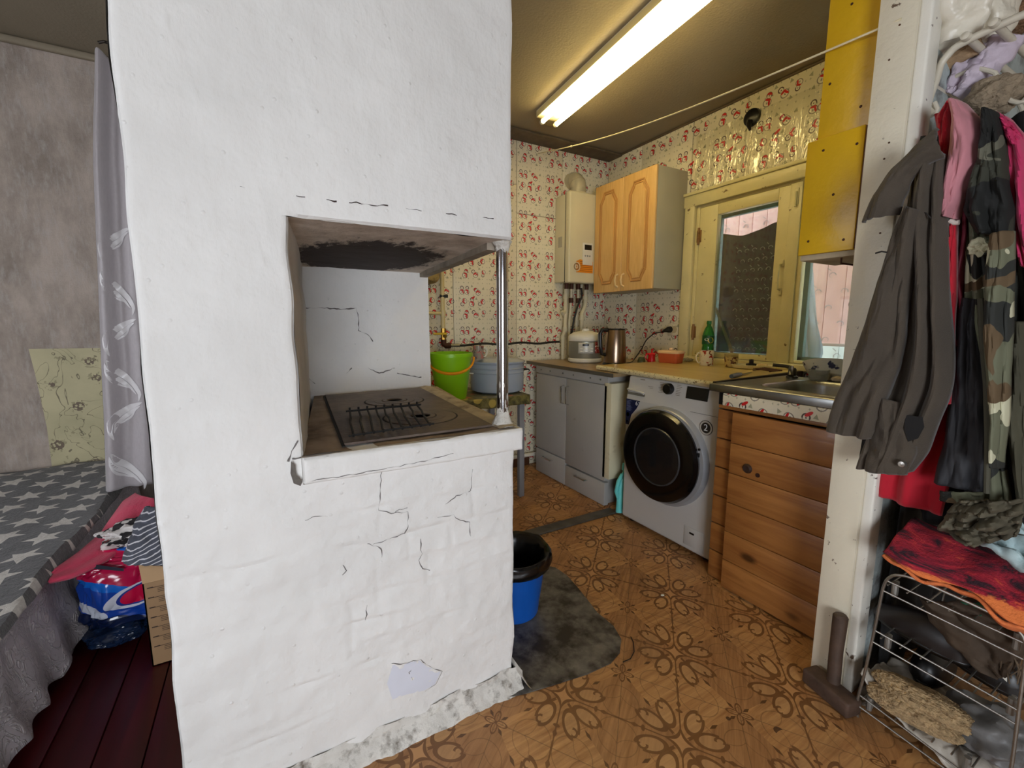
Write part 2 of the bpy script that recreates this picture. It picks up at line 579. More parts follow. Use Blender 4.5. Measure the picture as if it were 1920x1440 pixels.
struct('wall_left', MB().box(-2.5, -2.4, -2.4, .72, 0, CE).box(-2.5, -2.4, 1.68, BL, 0, CE).box(-2.5, -2.4, .72, 1.68, 0, .9).box(-2.5, -2.4, .72, 1.68, 1.8, CE), M_bedwall, 'far side wall of the bedroom', 'wall', smooth=False)
struct('wall_entry', MB().box(-2.5, -1.2, -1.9, -1.8, 0, CE).box(.1, 2.75, -1.9, -1.8, 0, CE).box(-1.2, .1, -1.9, -1.8, 0, .5).box(-1.2, .1, -1.9, -1.8, 1.62, CE),
       M_bedwall, 'wall with the window on the entry side', 'wall', smooth=False)
# partition between bedroom and kitchen, behind the stove
struct('wall_partition', MB().box(.0, .12, 2.3, BL, 0, CE), M_white, 'white partition wall behind the stove', 'wall', smooth=False)

# kitchen back wall: papered boards as panels over a backing
wb = struct('wall_back', MB().box(.12, W + .1, B + .004, B + .12, 0, CE), M_wpb, 'back kitchen wall papered with red and white snowmen', 'wall', smooth=False)
for (x0, x1, z0, z1, d) in ((.12, 1.217, 0, CE, .0), (1.219, 1.745, 1.032, 2.2, .003), (1.219, 1.745, 2.2, CE, .001), (1.219, 1.745, 0, 1.03, .0),
                            (1.748, 2.17, 1.995, CE, .002), (2.172, W, 1.995, CE, .0), (1.748, W, 0, 1.992, .001)):
    obj('wallpaper_panel', MB().box(x0 + .0015, x1 - .0015, B - .006 - d, B + .004, z0 + .0015, z1 - .0015, .0012), M_wpb, wb)
# window wall with its opening
WY0, WY1, WZ0, WZ1 = .86, 2.10, .93, 1.97
wr = struct('wall_window', MB().box(W + .004, W + .16, -2.4, WY0, 0, CE).box(W + .004, W + .16, WY1, B, 0, CE).box(W + .004, W + .16, WY0, WY1, 0, WZ0).box(W + .004, W + .16, WY0, WY1, WZ1, CE),
            M_wpr, 'window wall papered with snowmen', 'wall', smooth=False)
for (y0, y1, z0, z1, d) in ((2.622, B - .01, 0, CE, 0), (2.158, 2.62, 0, CE, .002), (1.768, 2.156, WZ1, CE, .0), (.3, 1.766, WZ1, CE, .002), (2.1, 2.156, 0, WZ1, 0), (-2.3, .86, 0, WZ1, 0), (.86, 2.1, 0, WZ0, 0)):
    obj('wallpaper_panel', MB().box(W - .006 - d, W + .004, y0 + .0015, y1 - .0015, z0 + .0015, z1 - .0015, .0012), M_wpr, wr)
M_beam = mat('dark_stained_board', (92, 78, 60), .7, var=.3, vs=12, bmp=.002)
struct('trim_1', MB().box(.12, W, 2.84, 3.0, CE - .02, CE - .004, .003), M_beam, 'dark boxed board under the ceiling at the back wall', 'trim')
struct('trim_2', MB().box(-2.4, .0, BL - .03, BL, CE - .035, CE - .002, .01), M_ceil, 'plaster coving above the bedroom wall', 'trim')
struct('trim_3', MB().box(W - .02, W - .006, .66, 2.98, CE - .014, CE - .002, .003), M_beam, 'thin dark edging between ceiling and window wall', 'trim')

# door jamb partition that carries the coats
pt = struct('wall_coats', MB().box(1.60, W, .555, .64, 0, CE), mat('pale_blue_flaking_wall', (176, 186, 184), .7, var=.12, vs=6, bmp=.006, bs=24, dirt=(96, 92, 90), ds=7, dlo=.5, dhi=.66),
            'short partition with flaking pale blue paint behind the coats', 'wall', smooth=False)
M_jambedge = mat('white_jamb_edge', (232, 228, 216), .35, var=.04, bmp=.003, bs=22, dirt=(90, 70, 55), ds=26, dlo=.635, dhi=.655)
jb = struct('trim_4', MB().box(1.535, 1.60, .572, .66, 0, CE, .004), M_postw, 'cream painted door jamb with chipped edges', 'door jamb')
obj('jamb_edge', MB().box(1.545, 1.612, .545, .574, 0, CE - .01, .007), M_jambedge, jb)
nl = MB()
for (y, z) in ((.609, 1.956), (.624, 1.878), (.61, 1.62), (.603, 1.66), (.6, 1.42)):
    nl.lathe([(.0, -.002), (.0026, -.0015), (.002, .003), (0, .003)], (1.535, y, z), 10, 'x')
obj('nail_head', nl, mat('rusty_nail', (92, 62, 40), .6, .6), jb)
struct('trim_5', MB().box(.62, 1.84, 1.942-.03, 1.942+.045, 0, .012, .005), mat('worn_metal_threshold', (98, 92, 84), .45, .5, var=.25, vs=14), 'worn grey threshold strip across the lino', 'threshold')
bpy.data.objects['trim_5'].rotation_euler = (0, 0, 0)
bb = struct('baseboard_back', MB().box(.12, 1.86, B - .03, B - .008, 0, .075, .004), mat('brown_skirting', (84, 52, 34), .5), 'brown skirting board under the back wall', 'skirting')

# ---------------------------------------------------------------- window
wn = struct('window_1', MB(), None, 'cream painted kitchen casement window', 'window') if False else None
wn = bpy.data.objects.new('window_1', None); COL.objects.link(wn); wn.location = (W, 1.5, .93); OFF['window_1'] = Vector(wn.location)
wn['kind'] = 'structure'; wn['label'] = 'cream painted two-pane casement window above the worktop'; wn['category'] = 'window'
def frame_part(name, *bx, m=M_cream, p=None, bev=.004):
    mb = MB()
    for b_ in bx: mb.box(*b_, bev)
    return obj(name, mb, m, p or wn)
frame_part('casing_board', (W - .03, W - .004, 2.095, 2.175, .90, 2.04))
frame_part('casing_board', (W - .032, W - .004, .80, 2.19, 1.955, 2.045))
frame_part('casing_moulding', (W - .045, W - .03, .80, 2.2, 2.03, 2.05))
frame_part('jamb', (W - .004, W + .16, 2.07, 2.10, .93, 1.97))
frame_part('jamb', (W - .004, W + .16, .86, .89, .93, 1.97))
frame_part('head', (W - .004, W + .16, .89, 2.07, 1.94, 1.97))
frame_part('sill', (W - .035, W + .16, .86, 2.10, .90, .935))
frame_part('mullion', (W - .012, W + .06, 1.41, 1.475, .935, 1.94))
sh = frame_part('casement_frame', (W, W + .04, 1.935, 2.07, .938, 1.94), (W, W + .04, 1.475, 1.545, .938, 1.94), (W, W + .04, 1.545, 1.935, 1.872, 1.94), (W, W + .04, 1.545, 1.935, .938, .972))
obj('pane', MB().box(W + .018, W + .022, 1.53, 1.945, .965, 1.88), M_glass, sh, smooth=False)
s2 = frame_part('casement_frame', (W, W + .04, 1.385, 1.41, .938, 1.94), (W, W + .04, .89, .93, .938, 1.94), (W, W + .04, .93, 1.385, 1.9, 1.94), (W, W + .04, .93, 1.385, .938, .955))
obj('pane', MB().box(W + .018, W + .022, .92, 1.39, .95, 1.91), M_glass, s2, smooth=False)
M_outfr = mat('weathered_outer_frame', (110, 128, 122), .6, var=.15, bmp=.002)
s3 = frame_part('outer_frame', (W + .12, W + .15, 1.99, 2.07, .935, 1.94), (W + .12, W + .15, 1.40, 1.47, .935, 1.94), (W + .12, W + .15, .89, .94, .935, 1.94), (W + .12, W + .15, .94, 1.99, 1.87, 1.94), (W + .12, W + .15, .94, 1.99, .935, .97), m=M_outfr)
obj('pane', MB().box(W + .133, W + .137, .93, 2.0, .96, 1.89), M_glass, s3, smooth=False)
hd = MB().tube([(W - .012, 1.49, 1.36), (W - .035, 1.49, 1.365), (W - .04, 1.49, 1.41), (W - .04, 1.49, 1.46), (W - .035, 1.49, 1.5), (W - .012, 1.49, 1.505)], .006, 8)
hd.box(W - .014, W - .008, 1.478, 1.502, 1.33, 1.37, .003).box(W - .014, W - .008, 1.478, 1.502, 1.495, 1.53, .003)
obj('window_handle', hd, M_cream, sh)
for z in (1.82,):
    obj('bolt', MB().box(W - .018, W - .004, 1.425, 1.45, z, z + .09, .004).tube([(W - .022, 1.437, z - .01), (W - .022, 1.437, z + .07)], .006, 8), M_cream, wn)
for z in (1.05, 1.70):
    obj('hinge', MB().tube([(W - .008, 2.068, z), (W - .008, 2.068, z + .11)], .008, 10).box(W - .006, W, 2.05, 2.085, z + .015, z + .095, .002), mat('painted_rusty_hinge', (150, 110, 66), .5, .3, dirt=(80, 50, 30), ds=20), wn)
# dark mesh cloth with curls and a stick between the two glazings
M_meshdark = mat('dark_insect_mesh', (34, 37, 36), .6, var=.25, vs=5, alpha=.98)
shade = obj('mesh_screen', MB().grid(lambda u, v: (W + .075 + .008 * math.sin(u * 19), 1.47 + u * .47, .975 + v * (.77 + .02 * math.sin(u * 7))), 30, 20), M_meshdark, wn)
def curls(y0, y1, z0, z1, x, m, parent, dy, dz, r, th):
    mb = MB(); rnd = random.Random(3); k = 0
    z = z0
    while z < z1:
        y = y0 + (k % 2) * dy / 2
        while y < y1:
            s_ = rnd.choice((-1, 1)); a0 = rnd.uniform(-.4, .4)
            pts = [(x, y + s_ * (r * (1 - t * .07)) * math.cos(a0 + t * .75), z + r * (1 - t * .1) * math.sin(a0 + t * .75)) for t in range(0, 7)]
            mb.tube(pts, [th * (1 - .12 * t) for t in range(7)], 5)
            if rnd.random() < .6: mb.tube([(x, y + .01, z + r * 1.4), (x, y + r * 1.3, z + r * 2.1)], th * .7, 5)
            y += dy
        z += dz; k += 1
    o_ = obj('curl_trim', mb, m, parent); o_['kind'] = 'stuff'
    return o_
curls(1.56, 1.82, 1.0, 1.66, W + .066, mat('pale_thread', (196, 196, 186), .6), shade, .050, .062, .016, .0030)
tag(obj('window_stick', MB().tube([(W + .05, 1.80, .975), (W + .06, 1.95, 1.27)], [.011, .009], 8), mat('grey_weathered_stick', (140, 132, 110), .7, bmp=.002)), 'pale wooden stick leaning behind the glass', 'stick')
# the pink cladding outside
ex = obj('outside_wall', MB().box(3.62, 3.7, -.8, 3.6, -.5, 2.6), mat('pale_grout', (205, 190, 185), .8)); ex['kind'] = 'structure'; ex['label'] = 'pink profiled metal cladding seen through the window'; ex['category'] = 'wall'
M_pink = mat('pink_metal_cladding', (222, 168, 160), .5, var=.05); M_wclad = mat('white_metal_cladding', (228, 228, 226), .5, var=.03)
y = -.7; a_ = b_ = None
while y < 3.5:
    if a_ is None:
        a_ = obj('cladding_panel', MB().box(3.6, 3.62, 0, .118, 1.02, 2.55, .006), M_pink, ex); o = a_
        b_ = obj('cladding_panel', MB().box(3.6, 3.62, 0, .118, -.4, 1.0, .006), M_wclad, ex); o2 = b_
    else:
        o = a_.copy(); COL.objects.link(o); o.parent = ex; o2 = b_.copy(); COL.objects.link(o2); o2.parent = ex
    o.location.y = o2.location.y = y
    y += .12
curls(.9, 2.9, .7, 2.3, 3.592, mat('grey_pressed_curl', (150, 135, 132), .5), ex, .17, .115, .026, .004)
tag(obj('hanging_sheeting', drape(MB(), [(2.835, 1.524, 1.877), (2.835, 1.497, 1.566), (2.835, 1.47, 1.186), (2.835, 1.451, 0.863)], [(2.835, 1.464, 1.863), (2.835, 1.431, 1.557), (2.835, 1.375, 1.186), (2.835, 1.316, 1.001), (2.835, 1.353, 0.872)], 12, 24, 2, .008, 5), mat('grey_polythene', (170, 176, 184), .3, alpha=.75), solid=.001), 'grey polythene sheet hanging outside the window', 'plastic sheet')

# ---------------------------------------------------------------- stove
st = thing('brick_stove', 'whitewashed brick stove with open cooking niche and iron hob', 'stove', (.2, 1.11, 0))
def D(p):
    a = noise.noise(Vector((p[0] * 3, p[1] * 3, p[2] * 2.2))) * .009
    b = noise.noise(Vector((p[0] * 11 + 5, p[1] * 11, p[2] * 9))) * .0028
    return (a + b)
JOINT = [(.15, .62, .69), (.12, .62, .605), (.27, .62, .53), (.10, .60, .455), (.10, .35, .385), (.2, .5, .33), (-.19, .0, .62), (0.0, .3, .27), (-.15, .1, .16)]
VJ = [(.235, .61, .69), (.31, .53, .61), (.43, .53, .60), (.5, .6, .69), (.22, .4, .53), (.36, .44, .53), (.15, .3, .46)]
def relief(x, z):
    """trowel lumps and half-buried brick joints on the front face"""
    d = 0.0
    lower = min(1, max(0, (.86 - z) / .1))
    for (x0, x1, zj) in JOINT:
        if x0 - .04 < x < x1 + .04 and abs(z - zj) < .03:
            zz = zj + .012 * noise.noise(Vector((x * 6, zj * 30, 0)))
            w = min(1, max(0, (x - x0 + .04) / .06)) * min(1, max(0, (x1 + .04 - x) / .06))
            d -= .0032 * math.exp(-((z - zz) / .006) ** 2) * w * max(0, .45 + 1.4 * noise.noise(Vector((x * 13, zj * 9, 5))))
            d += .0014 * math.exp(-((z - zz - .014) / .009) ** 2) * w
    for (xj, z0, z1) in VJ:
        if z0 < z < z1 and abs(x - xj) < .03:
            xx = xj + .008 * noise.noise(Vector((xj * 30, z * 12, 0)))
            d -= .0025 * math.exp(-((x - xx) / .006) ** 2)
    n1 = noise.noise(Vector((x * 9, z * 16, 2.0)))
    n2 = noise.noise(Vector((x * 28, z * 36, 5.0)))
    d += lower * (.0050 * n1 + .0024 * n2) + (1 - lower) * (.0026 * n1 + .0008 * n2)
    d += .0016 * max(0, noise.noise(Vector((x * 55, z * 55, 8.0))) - .30) * 3
    return d
def warp(p, nrm, front=False):
    k = D(p) * .8
    if front: k += relief(p[0], p[2])
    return (p[0] + nrm[0] * k, p[1] + nrm[1] * k, p[2] + nrm[2] * k)
XL, ZT, ZB = -.218, 1.402, .80
def xleft(z): return -.2 - .028 * max(0, min(1, (1.9 - z) / 1.9)) + .006 * noise.noise(Vector((z * 7, 1, 1)))
def xright(z): return .636 + .005 * noise.noise(Vector((z * 8, 4, 1)))
def jam(z): return .066 + .004 * noise.noise(Vector((z * 11, 2, 1)))
def rounded(d, r=.014):
    """how far a face falls back near its edge"""
    if d >= r: return 0
    t = 1 - max(0, d) / r
    return r * (1 - math.sqrt(max(0, 1 - t * t)))
sb = MB()
def front(z0, z1, xl, xr, nu, nv, ro=(1, 1, 0, 0), yy=1.11):
    def fn(u, v):
        z = z0 + (z1 - z0) * v
        a, b = xl(z), xr(z)
        x = a + (b - a) * u
        e = 0
        if ro[0]: e = max(e, rounded(x - a))
        if ro[1]: e = max(e, rounded(b - x))
        if ro[2] and x > .072: e = max(e, rounded(z - z0, .01) * min(1, (x - .072) / .02))
        if ro[3]: e = max(e, rounded(z1 - z, .01))
        return (x, yy + e - (D((x, 1.11, z)) * .8 + relief(x, z)), z)
    sb.grid(fn, nu, nv)
front(ZT, CE, xleft, xright, 150, 190, (1, 1, 1, 0))
front(ZB, ZT, xleft, jam, 50, 100, (1, 1, 0, 0))
front(0, ZB, xleft, lambda z: xright(z) + .004, 150, 170, (1, 1, 0, 0))
def side(fn, nu=24, nv=40): sb.grid(fn, nu, nv)
# right sides, left side, back
side(lambda u, v: warp((xright(ZT + (CE - ZT) * v) + .06 * u, 1.124 + 1.2 * u, ZT + (CE - ZT) * v), (1, 0, 0)))
side(lambda u, v: warp((xright(ZB * v) + .004 + .06 * u, 1.124 + 1.2 * u, ZB * v), (1, 0, 0)))
side(lambda u, v: warp((xleft(CE * v), 1.124 + 1.2 * u, CE * v), (-1, 0, 0)))
side(lambda u, v: (-.21 + .91 * u, 2.324, CE * v), 4, 4)
side(lambda u, v: (.70 + .003 * noise.noise(Vector((v * 9, 1, 7))), 2.05 + .28 * u, .78 + .64 * v), 6, 30)
# niche: jamb side, back, ceiling, shelf top
side(lambda u, v: warp((jam(.8 + .61 * v) + .097 * u ** .9, 1.118 + .94 * u, .8 + .61 * v), (1, 0, 0)), 30, 40)
side(lambda u, v: warp((.15 + .555 * u, 2.05, .8 + .61 * v), (0, -1, 0)), 40, 40)
obj('stove_body', sb, M_white, st)
# projecting shelf course in front of the hob
def shelf():
    mb = MB()
    x0, x1, z0, z1, yf, yb = .060, .66, .792, .857, 1.088, 1.17
    def fr(u, v):
        x = x0 + (x1 - x0) * u; z = z0 + (z1 - z0) * v + .003 * noise.noise(Vector((x * 9, v, 3)))
        e = max(rounded(x - x0, .012), rounded(x1 - x, .012), rounded(z - z0, .01), rounded(z1 - z, .012))
        return (x, yf + e - relief(x, z) - D((x, 1, z)), z)
    mb.grid(fr, 120, 16)
    mb.grid(lambda u, v: (x0 + (x1 - x0) * u, yf + .012 + (yb - yf) * v, z1 + .003 * noise.noise(Vector((x0 + u * 5, 1, 3))) - .002), 90, 10)
    mb.grid(lambda u, v: (x0 + (x1 - x0) * u, yf + .012 + .03 * v, z0), 60, 2)
    mb.grid(lambda u, v: (x1 + .05 * u, yf + .012 + .96 * u, z0 + (z1 - z0) * v), 10, 4)
    mb.grid(lambda u, v: (x0, yf + .012 + .03 * u, z0 + (z1 - z0) * v), 4, 4)
    return mb
obj('shelf_course', shelf(), M_white, st)
M_hobsur = mat('greasy_cement', (158, 138, 116), .7, var=.3, vs=8, bmp=.004, bs=40, dirt=(84, 66, 50), ds=5, dlo=.5, dhi=.72)
obj('hob_surround', MB().grid(lambda u, v: (.06 + .12 * v + (.57 - .06 * v + .05 * v) * u + 0, 1.118 + .94 * v, .856 + .003 * noise.noise(Vector((u * 6, v * 9, 0)))), 60, 60), M_hobsur, st)
M_iron = mat('rusty_cast_iron', (104, 90, 78), .55, .1, var=.3, vs=9, bmp=.002, bs=50, dirt=(66, 46, 36), ds=4, dlo=.42, dhi=.7)
hob = obj('hob_plate', MB().prism([(.163, 1.15, .860), (.585, 1.15, .860), (.635, 2.0, .860), (.215, 1.985, .860)], (0, 0, .006)), M_iron, st, smooth=False)
obj('plate_seam', MB().prism([(.155, 1.135, .8605), (.163, 1.135, .8605), (.217, 1.99, .8605), (.207, 1.99, .8605)], (0, 0, .002)), M_dark, st, smooth=False)
for (cx, cy, r0) in ((.432, 1.365, .118), (.435, 1.70, .112)):
    for k, r in enumerate((r0, r0 * .72, r0 * .44)):
        obj('burner_ring', MB().lathe([(r - .002, .8655), (r - .004, .868 + k * .0012), (r * .62, .868 + k * .0012), (r * .62 - .002, .8655)], (cx, cy, 0), 40), M_iron, hob)
        obj('ring_gap', MB().lathe([(r - .0015, .8662), (r + .0015, .8668), (r + .003, .8662)], (cx, cy, 0), 40), M_dark, hob)
# greasy pale rim along the open right side of the hob
obj('hob_rim', MB().grid(lambda u, v: (.59 + .055 * v + .062 * u + .0, 1.11 + .95 * v, .861 + .004 * math.sin(PI * u) + .002 * noise.noise(Vector((u * 5, v * 20, 1)))), 8, 50), mat('scuffed_cement_rim', (172, 158, 134), .75, var=.2, vs=14, bmp=.003, dirt=(100, 84, 64), ds=10), st)
# niche ceiling with soot
def sootm():
    m, nt, bs = new_mat('sooty_plaster')
    o = objco(nt)
    X, Y, Z = sepxyz(nt, o)   # relative to the stove origin
    n = E(noise_n(nt, scaled(nt, o, (3, 1.2, 1)), 9, 8, .75))
    d = ell(X, Y, .15, .60, .26, .42) + (n - .5) * 1.1
    n2 = noise_n(nt, o, 14, 6, .7)
    c0 = mixc(nt, ramp(nt, n2, [(.35, 0.0), (.65, 1.0)]), S((226, 214, 200)), S((184, 170, 154)))
    c = mixc(nt, ramp(nt, d, [(.86, 1.0), (1.06, 0.0)]), c0, S((46, 26, 16)))
    nt.links.new(c, bs.inputs['Base Color']); bs.inputs['Roughness'].default_value = .8
    bump(nt, bs, n2, .006)
    return m
obj('niche_ceiling', MB().grid(lambda u, v: (.05 + .11 * v + (.56 - .035 * v) * u, 1.12 + .94 * v, ZT - .012 * v * 0 + .003 * noise.noise(Vector((u * 7, v * 9, 4)))), 50, 60), sootm(), st)
obj('edge_bar', MB().prism([(.592, 1.19, ZT - .020), (.628, 1.19, ZT - .020), (.70, 2.06, ZT - .020), (.665, 2.06, ZT - .020)], (0, 0, .026)), mat('sooty_steel_angle', (150, 138, 122), .7, var=.3, vs=14, bmp=.003, bs=30), st, smooth=False)
# chrome support pipe
pl = MB().tube([(.6285, 1.165, .85), (.6285, 1.165, 1.405)], .0178, 28)
pole = obj('support_pipe', pl, M_chrome, st)
def blob(x, y, z, r, h, up):
    mb = MB()
    def fn(u, v):
        a = u * 2 * PI
        rr = .0182 + (r - .0182) * (1 - v) ** 1.6 + .004 * noise.noise(Vector((math.cos(a) * 2, math.sin(a) * 2, v * 4 + z)))
        return (x + rr * math.cos(a), y + rr * math.sin(a), z + up * h * v * (1 + .35 * noise.noise(Vector((math.cos(a) * 1.5, math.sin(a) * 1.5, z)))))
    return mb.grid(fn, 28, 12)
obj('plaster_collar', blob(.6285, 1.165, .856, .036, .05, 1), M_dirtywhite, st)
obj('plaster_collar', blob(.6285, 1.165, 1.404, .030, .03, -1), M_dirtywhite, st)
# paint smears on the pipe
def smears():
    mb = MB(); rnd = random.Random(5)
    for i in range(26):
        a = rnd.uniform(-2.6, -.3); z = .88 + rnd.random() ** 2 * .12
        w, h = rnd.uniform(.08, .3), rnd.uniform(.004, .014)
        vs = []
        for k in range(9):
            t = k / 9 * 2 * PI
            aa = a + w * math.cos(t) * rnd.uniform(.5, 1); zz = z + h * math.sin(t) * rnd.uniform(.6, 1.2)
            vs.append((.6285 + .0182 * math.cos(aa), 1.165 + .0182 * math.sin(aa), zz))
        mb.add(vs, [tuple(range(9))])
    return mb
obj('paint_smear', smears(), M_dirtywhite, st, smooth=False)['kind'] = 'stuff'
# dirty flared foot
def foot():
    mb = MB()
    def fn(u, v):
        x = -.22 + .875 * u
        z = .062 * v
        fl = .034 * (1 - v) ** 2
        return (x, 1.108 - fl - .004 + .004 * v - .010 * noise.noise(Vector((x * 14, v * 3, 2))) - .004 * noise.noise(Vector((x * 50, v * 9, 2))), z + .012 * noise.noise(Vector((x * 8, 1, 1))) * v)
    mb.grid(fn, 160, 12)
    mb.grid(lambda u, v: (.64 + .04 * (1 - v) ** 2 + .005 * noise.noise(Vector((u * 14, v * 3, 2))), 1.06 + (1.0) * u, .085 * v), 60, 8)
    return mb
M_foot = mat('dirty_limewash_foot', (212, 208, 200), .85, var=.12, vs=12, bmp=.006, bs=40, dirt=(104, 94, 82), ds=30, dlo=.5, dhi=.72)
obj('plaster_foot', foot(), M_foot, st)
# cracks
def crack_mesh(lines, w=.0022, seed=1, yf=None):
    mb = MB(); rnd = random.Random(seed)
    for ln in lines:
        P = [Vector(p) for p in ln]
        pts = []
        for i in range(len(P) - 1):
            n = max(2, int((P[i + 1] - P[i]).length / .005))
            for k in range(n): pts.append(P[i].lerp(P[i + 1], k / n))
        pts.append(P[-1])
        vs = []
        for i, p in enumerate(pts):
            t = (pts[min(i + 1, len(pts) - 1)] - pts[max(i - 1, 0)]).normalized()
            nn = Vector((-t.z, 0, t.x))
            jx = noise.noise(Vector((p.x * 70, p.z * 70, 1))) * .0035
            ww = w * max(.12, .75 + 1.6 * noise.noise(Vector((p.x * 45, p.z * 45, 6))))
            q = p + nn * jx
            for s_ in (-1, 1):
                r_ = q + nn * ww * s_
                y = yf(r_.x, r_.z) if yf else r_.y
                vs.append((r_.x, y, r_.z))
        mb.add(vs, [(2 * i, 2 * i + 1, 2 * i + 3, 2 * i + 2) for i in range(len(pts) - 1)])
    return mb
M_crack = mat('crack_shadow', (112, 107, 104), .9, var=.3, vs=60)
fy = lambda x, z: 1.11 - (D((x, 1.11, z)) * .8 + relief(x, z)) - .0009
fys = lambda x, z: 1.088 - (D((x, 1, z)) + relief(x, z)) - .0012
C1 = [
 [(0.244, 1.11, 0.79), (0.241, 1.11, 0.76), (0.238, 1.11, 0.725), (0.233, 1.11, 0.687), (0.27, 1.11, 0.671), (0.309, 1.11, 0.665), (0.306, 1.11, 0.628), (0.299, 1.11, 0.604), (0.263, 1.11, 0.601), (0.215, 1.11, 0.596)],
 [(0.273, 1.11, 0.67), (0.287, 1.11, 0.678), (0.308, 1.11, 0.675)],
 [(0.201, 1.11, 0.602), (0.235, 1.11, 0.581), (0.235, 1.11, 0.556)],
 [(0.34, 1.11, 0.581), (0.342, 1.11, 0.534), (0.334, 1.11, 0.52), (0.344, 1.11, 0.492), (0.365, 1.11, 0.479)],
 [(0.391, 1.11, 0.631), (0.438, 1.11, 0.629), (0.458, 1.11, 0.608), (0.488, 1.11, 0.593), (0.49, 1.11, 0.551)],
 [(0.415, 1.11, 0.665), (0.448, 1.11, 0.682), (0.496, 1.11, 0.686), (0.5, 1.11, 0.752)],
 [(0.059, 1.11, 0.701), (0.092, 1.11, 0.704), (0.11, 1.11, 0.696)],
 [(0.247, 1.11, 0.241), (0.287, 1.11, 0.229), (0.329, 1.11, 0.223), (0.348, 1.11, 0.194), (0.392, 1.11, 0.155), (0.375, 1.11, 0.123), (0.34, 1.11, 0.112)],
 [(0.311, 1.11, 0.223), (0.309, 1.11, 0.203), (0.294, 1.11, 0.196), (0.303, 1.11, 0.169)],
 [(0.186, 1.11, 0.388), (0.191, 1.11, 0.433)],
 [(0.135, 1.11, 0.536), (0.146, 1.11, 0.544), (0.138, 1.11, 0.561)],
]
obj('crack', crack_mesh(C1, .0010, 1, fy), M_crack, st, smooth=False)['kind'] = 'stuff'
C2 = [[(0.086, 1.11, 1.447), (0.104, 1.11, 1.445)], [(0.148, 1.11, 1.446), (0.17, 1.11, 1.447)], [(0.197, 1.11, 1.448), (0.251, 1.11, 1.448), (0.287, 1.11, 1.451)], [(0.331, 1.11, 1.45), (0.369, 1.11, 1.447)], [(0.434, 1.11, 1.448), (0.464, 1.11, 1.448)], [(0.539, 1.11, 1.451), (0.572, 1.11, 1.45)], [(-0.019, 1.11, 1.45), (-0.011, 1.11, 1.447)]]
obj('crack', crack_mesh(C2, .0012, 2, fy), mat('soot_crack', (60, 48, 42), .9), st, smooth=False)['kind'] = 'stuff'
C3 = [[(0.078, 1.088, 0.802), (0.143, 1.088, 0.802), (0.219, 1.088, 0.804), (0.286, 1.088, 0.804), (0.357, 1.088, 0.809), (0.433, 1.088, 0.816)]]
obj('crack', crack_mesh(C3, .0009, 3, lambda x, z: fys(x, z)), M_crack, st, smooth=False)['kind'] = 'stuff'
C4 = [[(0.165, 2.05, 1.23), (0.223, 2.05, 1.233), (0.308, 2.05, 1.228), (0.371, 2.05, 1.233), (0.378, 2.05, 1.182), (0.375, 2.05, 1.135), (0.416, 2.05, 1.115), (0.438, 2.05, 1.086)], [(0.409, 2.05, 0.965), (0.461, 2.05, 0.938), (0.531, 2.05, 0.959)], [(0.34, 2.05, 0.969), (0.316, 2.05, 0.946)], [(0.164, 2.05, 0.932), (0.183, 2.05, 0.907)], [(0.542, 2.05, 0.933), (0.658, 2.05, 0.906)]]
obj('crack', crack_mesh(C4, .0020, 4, lambda x, z: 2.05 - D((x, 2.05, z)) * .8 - .002), M_crack, st, smooth=False)['kind'] = 'stuff'
# dark chip where the shelf course starts, and the bluish bare patch low down
chip = MB().add([(p[0], 1.098, p[2]) for p in [(0.038, 1.11, 0.854), (0.046, 1.11, 0.842), (0.047, 1.11, 0.819), (0.059, 1.11, 0.801), (0.054, 1.11, 0.791), (0.04, 1.11, 0.8), (0.035, 1.11, 0.825)]], [(0, 1, 2, 3, 4, 5, 6)])
obj('plaster_chip', chip, mat('bare_grey_chip', (96, 90, 84), .9, var=.3, vs=40), st, smooth=False)
C5 = [[(0.032, 1.11, 0.851), (0.041, 1.11, 0.875), (0.052, 1.11, 0.89), (0.055, 1.11, 0.898)], [(0.041, 1.11, 0.856), (0.06, 1.11, 0.856)]]
obj('crack', crack_mesh(C5, .0014, 5, lambda x, z: fy(x, z) - .003), M_crack, st, smooth=False)['kind'] = 'stuff'
def patchm():
    P = [(0.25, 1.11, 0.237), (0.325, 1.11, 0.22), (0.347, 1.11, 0.19), (0.387, 1.11, 0.156), (0.37, 1.11, 0.122), (0.337, 1.11, 0.116), (0.283, 1.11, 0.13), (0.246, 1.11, 0.131), (0.233, 1.11, 0.187)]
    c = sum((Vector(p) for p in P), Vector()) / len(P)
    mb = MB(); N = 9
    vs = [(c.x, fy(c.x, c.z) + .0002, c.z)]; 
    R_ = 6
    for r in range(1, R_ + 1):
        for p in P:
            q = c.lerp(Vector(p), r / R_)
            vs.append((q.x, fy(q.x, q.z) + .0002, q.z))
    fs = [(0, 1 + k, 1 + (k + 1) % N) for k in range(N)]
    for r in range(R_ - 1):
        for k in range(N):
            a = 1 + r * N + k; b_ = 1 + r * N + (k + 1) % N
            fs.append((a, a + N, b_ + N, b_))
    return mb.add(vs, fs)
obj('bare_patch', patchm(), mat('bluish_undercoat', (214, 216, 226), .8, var=.04), st)
